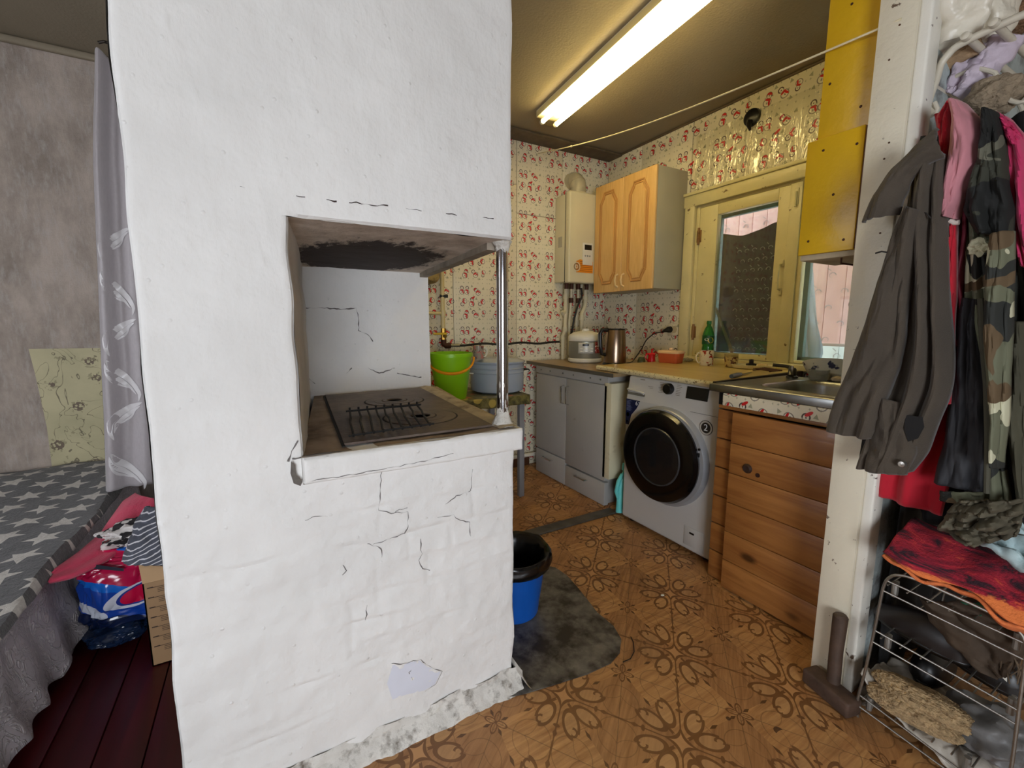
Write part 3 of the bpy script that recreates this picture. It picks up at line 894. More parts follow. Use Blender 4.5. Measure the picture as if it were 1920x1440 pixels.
# wire grill lying on the hob
gr = thing('wire_grill', 'black wire grill rack lying on the iron hob', 'grill rack', (.32, 1.32, .87))
A, B2, C_, D2 = Vector((.235, 1.50, .880)), Vector((.455, 1.475, .884)), Vector((.395, 1.165, .884)), Vector((.19, 1.175, .876))
M_wire = mat('burnt_wire', (20, 17, 16), .8)
for i in range(9):
    t = i / 8
    p, q = A.lerp(B2, t), D2.lerp(C_, t)
    mid = p.lerp(q, .5)
    w_ = [p + Vector((0, .0, .012)), p, p.lerp(q, .3) + Vector((.004 * math.sin(i), 0, -.001)), mid + Vector((-.004 * math.cos(i), 0, 0)), p.lerp(q, .85), q, q + Vector((.0, -.004, .006))]
    obj('bar', MB().tube(w_, .0034, 6), M_wire, gr)
for (p, q, h) in ((A, B2, 0), (D2, C_, .002), (A.lerp(D2, .06), B2.lerp(C_, .06), .005)):
    e = (q - p).normalized() * .012
    obj('cross_wire', MB().tube([p - e + Vector((0, 0, h)), p.lerp(q, .5) + Vector((0, .003, h)), q + e + Vector((0, 0, h))], .0028, 6), M_wire, gr)

# ---------------------------------------------------------------- kitchen: luminaire, rope, vent
lt = thing('ceiling_light', 'long twin-tube fluorescent light glowing on the kitchen ceiling', 'ceiling light', (1.60, 1.6, 2.5))
P0, P1 = Vector((1.715, 2.56, 2.45)), Vector((1.575, 1.16, 2.45))
dr = (P0 - P1).normalized(); sdv = Vector((dr.y, -dr.x, 0))
def lbox(a, b, hw, z0, z1):
    q = [a + sdv * hw, a - sdv * hw, b - sdv * hw, b + sdv * hw]
    return MB().prism([(p.x, p.y, z0) for p in q][::-1], (0, 0, z1 - z0))
obj('tray', lbox(P1, P0, .075, 2.485, CE - .004), M_whitepl, lt, smooth=False)
def emis(name, col, st_):
    m, nt, b = new_mat(name)
    b.inputs['Base Color'].default_value = (*S(col), 1)
    b.inputs['Emission Color'].default_value = (*S(col), 1)
    b.inputs['Emission Strength'].default_value = st_
    return m
M_tube = emis('fluorescent_tube', (255, 234, 176), 22)
for s_ in (-1, 1):
    o_ = sdv * (.050 * s_)
    tb = obj('lamp_tube', MB().tube([P1 + o_ + dr * .05, P0 + o_ - dr * .05], .013, 14), M_tube, lt)
    for e_ in (P1 + dr * .03, P0 - dr * .045):
        obj('lamp_holder', MB().tube([e_ + o_, e_ + o_ + dr * .018], .016, 12), M_whitepl, tb)
gm, gnt, gg, gmx = glass('yellowed_cover', (1.0, .95, .72), .07, .1)
def cover():
    def fn(u, v):
        a = PI * (1 + u)   # lower half round
        e = 0
        t = v
        if v < .04: e = 1 - math.sqrt(max(0, 1 - (1 - v / .04) ** 2))
        if v > .96: e = 1 - math.sqrt(max(0, 1 - ((v - .96) / .04) ** 2))
        p = P1.lerp(P0, v) + sdv * (.096 * math.cos(a) * (1 - .75 * e))
        return (p.x, p.y, 2.5 + .072 * math.sin(a) * (1 - .9 * e))
    return MB().grid(fn, 20, 80)
obj('cover', cover(), gm, lt)
M_rope = mat('cotton_cord', (226, 214, 180), .8, bmp=.0006, bs=300)
rp = MB()
a, b = Vector((1.93, 2.995, 2.44)), Vector((1.535, .606, 1.957))
pts = [a.lerp(b, t / 40) + Vector((0, 0, -.05 * math.sin(PI * t / 40) + .012)) for t in range(41)]
rp.tube(pts, .0032, 6)
ro = tag(obj('clothes_line', rp, M_rope, off=(1.7, 1.8, 2.2)), 'thin cream washing line strung across the kitchen below the ceiling', 'clothes line')
obj('knot', MB().lathe([(0, -.008), (.006, -.004), (.007, .003), (0, .008)], tuple(pts[9]), 10), M_rope, ro)
vt = thing('wall_vent', 'black round plastic cover on the papered wall above the window', 'vent', (2.63, 1.746, 2.40))
obj('cover_disc', MB().lathe([(0, -.03), (.03, -.028), (.048, -.018), (.052, 0)], (2.645, 1.735, 2.385), 32, 'x'), M_black, vt)
obj('cable_stub', MB().tube([(2.62, 1.735, 2.36), (2.61, 1.735, 2.335), (2.625, 1.735, 2.31)], [.018, .014, .006], 10), M_black, vt)
# clear film over the paper above the window
fm, fnt, fg, fmx = glass('crumpled_clear_film', (1, 1, .97), .15, .17)
E.nt = fnt
o_ = objco(fnt)
mp_ = fnt.nodes.new('ShaderNodeMapping'); mp_.inputs['Rotation'].default_value = (R(52), 0, 0); mp_.inputs['Scale'].default_value = (1, 3.2, .55); fnt.links.new(o_, mp_.inputs[0])
wr_ = noise_n(fnt, mp_.outputs[0], 6, 3, .55, .8)
bb_ = fnt.nodes.new('ShaderNodeBump'); bb_.inputs['Distance'].default_value = .06
fnt.links.new(wr_, bb_.inputs['Height']); fnt.links.new(bb_.outputs[0], fg.inputs['Normal'])
tag(obj('clear_film', MB().grid(lambda u, v: (W - .013 - .004 * (1 + noise.noise(Vector((u * 9, v * 7, 1)))), .9 + 1.22 * u, 2.05 + .36 * v), 60, 24), fm), 'crinkled clear plastic film shining over the paper above the window', 'plastic film')

# ---------------------------------------------------------------- wall cupboard
M_oak = wood('oak_foil', (226, 186, 122), (208, 164, 98), 'z', 1.6, .4, knots=False)
M_oak2 = wood('oak_foil_groove', (196, 146, 84), (176, 124, 64), 'z', 1.6, .4, knots=False)
cb = thing('wall_cupboard', 'two-door oak-front wall cupboard with grey side beside the window', 'cupboard', (2.5, 2.49, 1.4))
cx0, cy0, cy1, cz0, cz1 = 2.355, 2.18, 2.79, 1.405, 2.205
obj('cabinet_box', MB().box(cx0, W - .01, cy0, cy1, cz0, cz1, .002), mat('grey_cupboard_side', (172, 166, 142), .5, var=.04), cb)
for (y0, y1, hy) in ((cy0, 2.482, 2.452), (2.486, cy1, 2.515)):
    dmb = MB().box(cx0 - .02, cx0 - .001, y0, y1, cz0 - .004, cz1 + .002, .005)
    d_ = obj('door', dmb, M_oak, cb)
    w_, h_ = y1 - y0, cz1 - cz0
    ym = (y0 + y1) / 2
    def octo(ins, fl):
        a, t = w_ / 2 - ins, h_ / 2 - ins
        zc = (cz0 + cz1) / 2
        pts = [(-a, -t + fl * 2), (-a + fl * .9, -t + fl * .6), (-a + fl * 1.1, -t), (a - fl * 1.1, -t), (a - fl * .9, -t + fl * .6), (a, -t + fl * 2),
               (a, t - fl * 2), (a - fl * .9, t - fl * .6), (a - fl * 1.1, t), (-a + fl * 1.1, t), (-a + fl * .9, t - fl * .6), (-a, t - fl * 2)]
        return [(cx0 - .0195, ym + p, zc + q) for p, q in pts]
    o1 = octo(.062, .038)
    obj('raised_panel', MB().prism([(x_, y_, z_) for x_, y_, z_ in octo(.088, .03)], (-.006, 0, 0)), M_oak, d_, smooth=False)
    obj('panel_moulding', MB().tube(o1 + [o1[0]], .0075, 8, cap=False).tube(octo(.078, .033) + [octo(.078, .033)[0]], .005, 8, cap=False), M_oak2, d_)
    hz = cz0 + .075
    hp = [(cx0 - .02, hy, hz - .045), (cx0 - .042, hy, hz - .035), (cx0 - .05, hy, hz), (cx0 - .042, hy, hz + .035), (cx0 - .02, hy, hz + .045)]
    obj('handle', MB().tube(hp, [.008, .006, .0075, .006, .008], 10), mat('cream_handle', (232, 204, 150), .3), d_)

# ---------------------------------------------------------------- gas boiler
bo = thing('gas_boiler', 'cream wall-hung gas water heater with display and orange badge', 'water heater', (2.25, 2.9, 1.48))
M_bo = mat('boiler_cream', (216, 208, 176), .35, var=.04, vs=4, dirt=(150, 130, 90), ds=6, dlo=.66, dhi=.85)
obj('case', MB().box(2.10, 2.42, 2.85, B - .01, 1.49, 2.15, .008), M_bo, bo)
obj('front_cover', MB().box(2.095, 2.425, 2.80, 2.86, 1.48, 2.165, .014), M_bo, bo)
obj('cover_seam', MB().box(2.0985, 2.4, 2.855, 2.862, 1.485, 2.155), M_dark, bo, smooth=False)
obj('side_label', MB().box(2.0992, 2.101, 2.90, 2.95, 1.76, 1.84), mat('grey_label', (170, 164, 146), .5), bo, smooth=False)
cp = obj('control_panel', MB().box(2.225, 2.325, 2.794, 2.802, 1.62, 1.79, .004), M_whitepl, bo)
obj('display', MB().box(2.24, 2.31, 2.791, 2.7935, 1.735, 1.775, .001), M_black, cp)
for i in range(3): obj('button', MB().lathe([(0, -.003), (.006, -.002), (.007, .002)], (2.25 + i * .022, 2.793, 1.69), 12, 'y'), mat('grey_button', (150, 150, 145), .4), cp)
M_orange = mat('orange_badge', (226, 140, 30), .4, var=.1)
bd = obj('badge', MB().prism([(2.165, 2.7985, 1.645), (2.165, 2.7985, 1.56), (2.33, 2.7985, 1.56), (2.33, 2.7985, 1.65), (2.2, 2.7985, 1.66)][::-1], (0, -.0015, 0)), M_orange, bo, smooth=False)
for r in (.036, .026, .014):
    obj('badge_ring', MB().lathe([(r, -.004), (r - .006, -.004), (r - .006, -.001), (r, -.001)], (2.165, 2.797 - (.04 - r) * .05, 1.603), 24, 'y', cap=False), mat('badge_ring_col', (226, 216, 190) if r != .026 else (140, 110, 70), .4), bd)
for i in range(6):
    obj('badge_stripe', MB().box(2.2, 2.325, 2.7965, 2.7975, 1.572 + i * .014, 1.576 + i * .014), mat('brown_print', (150, 80, 24), .5), bd, smooth=False)
M_flue = mat('grey_steel_flue', (190, 182, 156), .45, .2, var=.15, vs=12)
fl_ = [(2.25, 2.9, 2.16), (2.25, 2.9, 2.22)] + [(2.25 - .0 * t, 2.9 + .075 * (1 - math.cos(t)), 2.22 + .075 * math.sin(t)) for t in (.3, .6, .9, 1.2, 1.5)] + [(2.25, B - .005, 2.297)]
fo = obj('flue_elbow', MB().tube(fl_, .062, 24), M_flue, bo)
for i in (1, 3, 5): obj('flue_seam', MB().tube([Vector(fl_[i]) * .93 + Vector(fl_[i - 1]) * .07, Vector(fl_[i])], .0645, 24), M_flue, fo)
obj('collar', MB().lathe([(.07, 2.163), (.075, 2.168), (.066, 2.18), (.063, 2.18)], (2.25, 2.9, 0), 28), M_bo, bo)
# pipes under the boiler
M_brass = mat('brass', (150, 116, 50), .35, .9, var=.2, vs=30)
M_rust = mat('rusty_fitting', (74, 44, 32), .6, .5, var=.3, vs=30)
px_ = thing('water_pipes', 'white plastic water pipes with fittings dropping below the boiler', 'pipes', (2.2, 2.93, .87))
def pipe(pts, r=.0125, m=M_oldwhite, name='pipe', p=None): return obj(name, MB().tube(pts, r, 12), m, p or px_)
x1_ = 2.145
pipe([(x1_ + .02, 2.93, 1.47), (x1_ + .02, 2.93, 1.10), (x1_, 2.93, 1.065), (x1_, 2.93, 1.04), (x1_ + .0, 2.93, .87)], .0155)
for z in (1.36, 1.22, 1.10, 1.03): pipe([(x1_ + (.02 if z > 1.08 else 0), 2.93, z), (x1_ + (.02 if z > 1.08 else 0), 2.93, z + .035)], .021, name='pipe_socket')
pipe([(x1_ + .02, 2.93, 1.26), (x1_ - .02, 2.905, 1.24), (x1_ - .035, 2.9, 1.26)], .014, name='valve_lever')
for (xx, zz, rr) in ((2.215, 1.47, .011), (2.285, 1.47, .010)):
    pipe([(xx, 2.92, zz), (xx, 2.92, zz - .09), (xx, 2.94, zz - .3), (xx + .005, 2.95, .9)], rr)
    pipe([(xx, 2.92, 1.37), (xx, 2.92, 1.33)], rr + .008, M_rust, 'fitting')
pipe([(2.37, 2.93, 1.47), (2.37, 2.93, 1.32), (2.355, 2.93, 1.28), (2.335, 2.93, 1.25), (2.335, 2.93, 1.02), (2.335, 2.94, .9)], .017)
for z in (1.36, 1.19): pipe([(2.37 if z > 1.3 else 2.335, 2.93, z), (2.37 if z > 1.3 else 2.335, 2.93, z + .03)], .023, name='pipe_socket')
for xx in (2.165, 2.215, 2.285, 2.37): pipe([(xx, 2.92, 1.485), (xx, 2.92, 1.44)], .018, M_rust, 'fitting')
pipe([(2.30, 2.9, 1.45), (2.30, 2.89, 1.38), (2.25, 2.88, 1.30), (2.225, 2.89, 1.2), (2.225, 2.93, 1.05), (2.225, 2.95, .9)], .008, M_blackhose, 'drain_hose')
gp = thing('gas_pipe', 'black gas hose with brass valve and pale riser on the back wall', 'pipe', (1.2, 2.97, 1.0))
hp = [(1.19 + (2.14 - 1.19) * t / 20, 2.972, 1.006 - .006 * math.sin(t * .9) - .002 * t / 20 + .004) for t in range(21)]
obj('hose', MB().tube(hp, .0085, 10), M_blackhose, gp)
obj('hose_nut', MB().tube([(1.175, 2.97, 1.008), (1.245, 2.97, 1.006)], .0125, 8), M_steel, gp)
gx = 1.125
obj('elbow', MB().tube([(gx, 2.97, 1.05), (gx, 2.97, 1.02), (gx + .018, 2.97, 1.006), (gx + .05, 2.97, 1.006)], .021, 12), M_rust, gp)
obj('valve', MB().tube([(gx, 2.97, 1.04), (gx, 2.97, 1.13)], [.019, .019], 8).tube([(gx, 2.97, 1.075), (gx, 2.93, 1.075)], .012, 8), M_brass, gp)
obj('valve_lever', MB().box(gx - .09, gx + .01, 2.925, 2.932, 1.085, 1.1, .003), mat('yellow_lever', (214, 180, 50), .4), gp)
obj('riser', MB().tube([(gx, 2.975, 1.12), (gx, 2.975, CE)], .0155, 12), mat('cream_pipe', (206, 190, 140), .45), gp)
obj('branch', MB().tube([(gx, 2.97, 1.235), (gx - .3, 2.97, 1.235)], .012, 10).tube([(gx, 2.97, 1.255), (gx, 2.97, 1.215)], .02, 10), mat('cream_pipe_branch', (206, 190, 140), .45), gp)
obj('clamp', MB().tube([(gx - .02, 2.975, 1.355), (gx + .035, 2.96, 1.355)], .011, 10), M_blackhose, gp)
obj('meter_edge', MB().lathe([(0, -.03), (.04, -.03), (.055, -.01), (.055, .04)], (gx - .085, 2.95, 1.49), 20, 'y'), mat('yellowed_meter', (160, 138, 84), .5, dirt=(90, 70, 40), ds=12), gp)
tag(obj('heating_pipe', MB().tube([(.14, 2.95, .105), (2.3, 2.95, .095)], .016, 12), mat('white_pipe', (216, 212, 200), .4)), 'white heating pipe running low along the back wall', 'pipe')

# ---------------------------------------------------------------- bench, bucket, pot
M_oil = None
def oilcloth():
    m, nt, bs = new_mat('fruit_oilcloth')
    o = objco(nt)
    vo = nt.nodes.new('ShaderNodeTexVoronoi'); vo.inputs['Scale'].default_value = 11
    nt.links.new(o, vo.inputs['Vector'])
    n = noise_n(nt, o, 30, 5, .7)
    c = ramp(nt, n, [(.35, S((48, 44, 24))), (.6, S((120, 112, 62)))])
    d = E(vo.outputs['Distance']) + (E(n) - .5) * .25
    sx_, _, _ = sepxyz(nt, vo.outputs['Color'])
    fruit = mixc(nt, sx_ > .55, S((176, 100, 56)), S((178, 158, 82)))
    c = mixc(nt, (d < .36) * (sx_ > .3), c, fruit)
    nt.links.new(c, bs.inputs['Base Color']); bs.inputs['Roughness'].default_value = .35
    return m
M_oil = oilcloth()
tb = thing('bench_table', 'small table under a dark fruit-print oilcloth at the back wall', 'table', (1.15, 2.65, 0))
obj('tabletop', MB().box(.76, 1.50, 2.42, 2.92, .68, .70, .004), M_oil, tb)
def skirtc():
    mb = MB()
    def fn(u, v):
        pk = [(.755, 2.415), (1.505, 2.415), (1.505, 2.92)]
        L1, L2 = .75, .505
        s_ = u * (L1 + L2)
        if s_ < L1: x, y, nx, ny = .755 + s_, 2.415, 0, -1
        else: x, y, nx, ny = 1.505, 2.415 + s_ - L1, 1, 0
        f = .006 * math.sin(s_ * 60) * v
        return (x + nx * (f + .004), y + ny * (f + .004), .701 - v * (.062 + .01 * noise.noise(Vector((s_ * 7, 0, 0)))))
    return mb.grid(fn, 120, 6)
obj('oilcloth_edge', skirtc(), M_oil, tb, solid=.002)
for (x, y) in ((.79, 2.45), (1.46, 2.45), (1.46, 2.88), (.79, 2.88)):
    obj('leg', MB().box(x - .018, x + .018, y - .018, y + .018, 0, .68, .002), mat('grey_table_leg', (128, 128, 132), .5), tb)
M_lime = mat('lime_green_plastic', (138, 204, 20), .3, var=.03)
bk = thing('green_bucket', 'lime green plastic bucket with orange handle on the table', 'bucket', (1.015, 2.54, .70))
bx, by = 1.007, 2.54
obj('pail', MB().lathe([(0, .702), (.088, .702), (.094, .712), (.128, .965), (.136, .965), (.137, .985), (.131, .987), (.124, .97), (.09, .715), (0, .712)], (bx, by, 0), 40), M_lime, bk)
hpt = []
for t in range(21):
    a = PI * t / 20
    hx = math.cos(a) * .142; hd_ = math.sin(a)
    ca, sa = math.cos(R(-20)), math.sin(R(-20))
    lx, ly = hx, -.142 * hd_ * .98
    hpt.append((bx + lx * ca - ly * sa, by + lx * sa + ly * ca, .955 - .085 * hd_))
obj('handle', MB().tube(hpt, [.009 if t in range(6, 15) else .0065 for t in range(21)], 10), mat('orange_handle', (232, 150, 20), .35), bk)
M_enamel = mat('pale_blue_enamel', (160, 170, 184), .18, var=.03, coat=.3)
pcx, pcy = 1.392, 2.66
pt_ = thing('enamel_pot', 'large pale blue enamel pot with lid beside the green bucket', 'pot', (pcx, pcy, .70))
obj('pot_body', MB().lathe([(0, .702), (.155, .702), (.178, .715), (.184, .74), (.184, .835), (.188, .84), (.184, .846), (.184, .862), (.189, .868), (.184, .874), (.184, .895), (.192, .905), (.192, .912), (.184, .912)], (pcx, pcy, 0), 48), M_enamel, pt_)
ld = obj('lid', MB().lathe([(.194, .908), (.194, .914), (.17, .92), (.15, .93), (.05, .936), (0, .937)], (pcx, pcy, 0), 48), M_enamel, pt_)
for s_ in (-1, 1):
    ca, sa = math.cos(R(-8)), math.sin(R(-8))
    hx = lambda r, t: (pcx + s_ * r * ca - t * sa, pcy + s_ * r * sa + t * ca)
    pts_ = [(*hx(.182, -.045), .835), (*hx(.215, -.045), .838), (*hx(.222, 0), .84), (*hx(.215, .045), .838), (*hx(.182, .045), .835)]
    h_ = obj('handle', MB().tube(pts_, .005, 8), M_whitepl, pt_)
    obj('grip', MB().tube([(*hx(.221, -.032), .84), (*hx(.224, 0), .84), (*hx(.221, .032), .84)], .0115, 10), M_black, h_)
def patch_mat(name, base, spots, rough=.25, sc_=40):
    m, nt, bs = new_mat(name)
    o = objco(nt)
    c = S(base)
    for i, (col, lo, hi) in enumerate(spots):
        ad = nt.nodes.new('ShaderNodeMapping'); ad.inputs['Location'].default_value = (i * 3.1, i * 1.7, 0); nt.links.new(o, ad.inputs[0])
        n = noise_n(nt, ad.outputs[0], sc_, 2)
        c = mixc(nt, ramp(nt, n, [(lo, 0.0), (hi, 1.0)]), c, S(col))
    nt.links.new(c, bs.inputs['Base Color']); bs.inputs['Roughness'].default_value = rough
    return m
def mug(name, label, c, r, h, m, mh, ang, group=None):
    t = thing(name, label, 'mug', c)
    x, y, z = c
    obj('cup', MB().lathe([(0, z + .001), (r * .86, z + .001), (r * .92, z + .008), (r, z + h), (r - .003, z + h), (r * .85, z + .012), (0, z + .01)], (x, y, 0), 32), m, t)
    ca, sa = math.cos(ang), math.sin(ang)
    pp = [(r * .92, h * .82), (r * 1.35, h * .86), (r * 1.62, h * .65), (r * 1.58, h * .38), (r * 1.28, h * .2), (r * .88, h * .22)]
    obj('handle', MB().tube([(x + q * ca, y + q * sa, z + w_) for q, w_ in pp], r * .11, 8), mh, t)
    return t
mug('pot_mug', 'grey printed mug standing on the enamel pot lid', (1.224, 2.6, .932), .036, .088, patch_mat('mug_print', (150, 140, 128), [((190, 120, 110), .55, .6), ((70, 60, 50), .58, .62)]), M_whitepl, R(-15))

# ---------------------------------------------------------------- white base cabinet and worktop
cab = thing('base_cabinet', 'low white two-door cabinet with two drawers left of the washing machine', 'cabinet', (2.0, 2.43, 0))
X0 = 1.85
obj('cabinet_box', MB().box(X0, 2.45, 2.06, 2.06 + .78, .19, .842, .002), M_greycab, cab)
obj('cabinet_side', MB().box(X0 - .018, 2.4, 1.995, 2.06, .19, .80, .004), mat('ivory_side', (222, 214, 182), .45, var=.04, dirt=(150, 130, 90), ds=9, dlo=.6, dhi=.8), cab)
obj('plinth_box', MB().box(X0 + .02, 2.4, 2.06, 2.84, 0, .19, .002), M_greycab, cab)
obj('top_rail', MB().box(X0 - .014, X0, 2.03, 2.85, .79, .845, .002), M_greycab, cab)
for yy in (2.1, 2.2, 2.38, 2.5, 2.66, 2.78):
    obj('screw', MB().lathe([(0, -.018), (.006, -.017), (.006, -.013)], (X0, yy, .815), 10, 'x'), M_steel, cab)
for (y0, y1, hy) in ((2.035, 2.452, 2.425), (2.458, 2.84, 2.48)):
    d_ = obj('door', MB().box(X0 - .018, X0 - .001, y0, y1, .168 if y0 < 2.2 else .2, .783, .002), M_greycab, cab)
    obj('handle', MB().tube([(X0 - .018, hy, .60), (X0 - .042, hy, .607), (X0 - .042, hy, .725), (X0 - .018, hy, .732)], .0045, 8), M_chrome, d_)
    w_ = obj('drawer', MB().box(X0 - .016, X0 + .02, y0, y1, .004, .155 if y0 < 2.2 else .19, .002), M_greycab, cab)
    hm = (y0 + y1) / 2 + .02; hz_ = .12 if y0 < 2.2 else .145
    obj('handle', MB().tube([(X0 - .016, hm - .06, hz_), (X0 - .04, hm - .055, hz_), (X0 - .04, hm + .055, hz_), (X0 - .016, hm + .06, hz_)], .0045, 8), M_chrome, w_)
M_wtop = wood('worn_wood_worktop', (170, 146, 108), (146, 120, 84), 'y', .6, .35, knots=False)
wt = thing('worktop', 'wood-look worktop with metal edge over the white cabinet', 'worktop', (2.2, 2.43, .85))
obj('board', MB().prism([(X0 - .02, 2.87, .846), (X0 - .045, 1.96, .846), (W - .01, 1.96, .846), (W - .01, 2.87, .846)][::-1], (0, 0, .022)), M_wtop, wt, smooth=False)
obj('board_gap', MB().box(X0 - .02, W - .01, 2.87, 2.98, .846, .868), M_wtop, wt, smooth=False)
obj('edge_strip', MB().prism([(X0 - .024, 2.98, .844), (X0 - .049, 1.955, .844), (X0 - .044, 1.955, .844), (X0 - .019, 2.98, .844)], (0, 0, .0245)), mat('dull_metal_edge', (128, 122, 110), .4, .7), wt, smooth=False)
# speckled counter slab
def speck():
    m, nt, bs = new_mat('speckled_edge')
    o = objco(nt)
    n = noise_n(nt, o, 90, 3, .6)
    c = mixc(nt, ramp(nt, n, [(.58, 0.0), (.64, 1.0)]), S((214, 202, 160)), S((110, 88, 50)))
    nt.links.new(c, bs.inputs['Base Color']); bs.inputs['Roughness'].default_value = .35
    return m
M_slab = wood('honey_laminate', (206, 180, 112), (182, 152, 84), 'y', .7, .3, knots=False)
sl = thing('countertop', 'honey wood-print countertop with speckled edge over the washing machine', 'countertop', (2.2, 1.7, .87))
P_ = [(1.865, 2.16), (1.80, 1.275), (2.40, 1.30), (W - .02, 1.33), (W - .02, 2.16)]
obj('slab', MB().prism([(x, y, .872) for x, y in P_][::-1], (0, 0, .028)), M_slab, sl, smooth=False)
obj('rolled_edge', MB().tube([(1.866, 2.165, .885), (1.84, 1.8, .885), (1.80, 1.27, .885)], .0155, 14), speck(), sl)
obj('end_profile', MB().prism([(1.79, 1.262, .868), (W - .03, 1.312, .868), (W - .03, 1.334, .868), (1.79, 1.278, .868)][::1], (0, 0, .034)), mat('dark_end_profile', (52, 42, 34), .5, .4), sl, smooth=False)

# ---------------------------------------------------------------- washing machine
wm = thing('washing_machine', 'white front-loading washing machine with black porthole door', 'washing machine', (2.04, 1.55, 0))
M_wm = mat('white_appliance', (196, 194, 190), .3, var=.02)
M_navy = mat('navy_sticker', (22, 30, 66), .3)
fx = 1.815
bmh = MB()
bmh.prism([(fx, 0, .02), (fx, 0, .735), (fx + .022, 0, .868), (2.285, 0, .868), (2.285, 0, .02)], (0, 1, 0))
body = MB().add([(p[0], 1.252 + p[1] * .602, p[2]) for p in bmh.v], bmh.f)
bo_ = obj('body', body, M_wm, wm, smooth=False)
bvm = bo_.modifiers.new('bevel', 'BEVEL'); bvm.width = .012; bvm.segments = 3
for (yy) in (1.30, 1.80):
    for xx in (1.86, 2.24): obj('foot', MB().lathe([(0, 0), (.02, 0), (.02, .012), (.01, .02)], (xx, yy, 0), 14), M_black, wm)
dc = (fx, 1.545, .472)
obj('door_surround', MB().lathe([(.262, .004), (.262, -.012), (.25, -.03), (.226, -.034), (.2, -.01)], dc, 64, 'x'), mat('silver_grey_trim', (160, 162, 166), .3, .3), wm)
dr_ = obj('door', MB().lathe([(.245, -.03), (.247, -.044), (.236, -.062), (.218, -.066), (.15, -.06), (.15, -.058)], (fx, 1.56, .472), 64, 'x'), mat('gloss_black', (8, 8, 9), .16, coat=.2), wm)
obj('door_glass', MB().lathe([(.152, -.06), (.146, -.052), (.12, -.022), (.09, -.008), (0, -.002)], (fx, 1.56, .472), 48, 'x'), mat('smoked_glass', (20, 20, 20), .06, spec=.8, alpha=.6), dr_)
obj('glass_ring', MB().lathe([(.156, -.059), (.152, -.0655), (.147, -.0655), (.144, -.055)], (fx, 1.56, .472), 48, 'x'), mat('dark_grey_ring', (58, 58, 60), .25), dr_)
obj('laundry', lump(MB(), (fx + .002, 1.545, .46), (.012, .06, .095), 4, .3, 2.5), mat('dark_laundry', (120, 112, 96), .8, var=.5, vs=60), dr_)
obj('door_catch', MB().box(fx - .036, fx - .026, 1.318, 1.332, .53, .55, .002).lathe([(0, -.036), (.006, -.036), (.006, -.028)], (fx, 1.322, .568), 10, 'x').lathe([(0, -.036), (.006, -.036), (.006, -.028)], (fx, 1.33, .512), 10, 'x'), M_black, wm)
def onpanel(y, z):  # slanted control panel
    t = (z - .735) / .133
    return fx + .022 * max(0, t)
kz = .828
obj('program_knob', MB().lathe([(0, -.026), (.024, -.026), (.028, -.02), (.029, 0)], (onpanel(0, kz), 1.555, kz), 32, 'x'), M_black, wm)
def slat_box(y0, y1, z0, z1, m, name, d=.0015, p=wm):
    vs = [(onpanel(0, z) - d, y, z) for (y, z) in ((y0, z0), (y1, z0), (y1, z1), (y0, z1))]
    mb_ = MB().add(vs + [(a + d, b, c) for a, b, c in vs], [(3, 2, 1, 0), (4, 5, 6, 7), (0, 1, 5, 4), (1, 2, 6, 5), (2, 3, 7, 6), (3, 0, 4, 7)])
    return obj(name, mb_, m, p, smooth=False)
slat_box(1.325, 1.447, .796, .856, M_black, 'display', .004)
mk = MB()
rnd = random.Random(9)
def mark(y0, y1, z0, z1):
    d = .0012
    vs = [(onpanel(0, z) - d, y, z) for (y, z) in ((y0, z0), (y1, z0), (y1, z1), (y0, z1))]
    mk.add(vs, [(3, 2, 1, 0)])
for i in range(7):
    z = .852 - i * .0085
    mark(1.597, 1.597 + rnd.uniform(.022, .034), z, z + .0022)
    mark(1.513 - rnd.uniform(.022, .034), 1.513, z, z + .0022)
mark(1.73, 1.765, .852, .857); mark(1.665, 1.70, .822, .824); mark(1.665, 1.69, .814, .816)
o_ = obj('printed_marks', mk, mat('brown_grey_print', (120, 108, 96), .5), wm, smooth=False); o_['kind'] = 'stuff'
obj('drawer_handle', MB().tube([(fx + .004, 1.72, .778), (fx + .002, 1.74, .784), (fx + .003, 1.825, .790), (fx + .006, 1.845, .790)], .007, 10), M_wm, wm)
slat_box(1.715, 1.845, .762, .776, mat('recess_shadow_grey', (110, 108, 100), .5), 'drawer_recess', .0008)
stk = obj('capacity_sticker', MB().prism([(fx - .0015, y, z) for y, z in ((1.848, .735), (1.742, .735), (1.765, .69), (1.805, .645), (1.822, .585), (1.848, .585))], (.001, 0, 0)), M_navy, wm, smooth=False)
M_print = mat('white_print', (225, 228, 232), .5)
MX = lambda y, z, x=fx - .0035: Matrix(((0, 0, -1, x), (-1, 0, 0, y), (0, 1, 0, z), (0, 0, 0, 1)))
text_mesh('6', .034, M_print, stk, 'number', MX(1.765, .718))
text_mesh('kg', .009, M_print, stk, 'lettering', MX(1.748, .727))
mk = MB()
for i in range(9):
    z = .725 - i * .007
    mk.add([(fx - .0018, y, q) for y, q in ((1.842, z), (1.842 - rnd.uniform(.02, .05), z), (1.842 - .03, z + .002), (1.842, z + .002))], [(3, 2, 1, 0)])
mk.lathe([(.012, -.0022), (.009, -.0022)], (fx, 1.832, .645), 20, 'x')
mk.lathe([(.007, -.0022), (.005, -.0022)], (fx, 1.836, .605), 16, 'x')
o_ = obj('small_print', mk, mat('pale_blue_print', (140, 150, 190), .5), stk, smooth=False); o_['kind'] = 'stuff'
bg_ = obj('warranty_badge', MB().lathe([(0, -.0025), (.036, -.0025), (.036, 0)], (fx, 1.316, .672), 40, 'x'), mat('badge_black', (30, 26, 24), .4), wm, smooth=False)
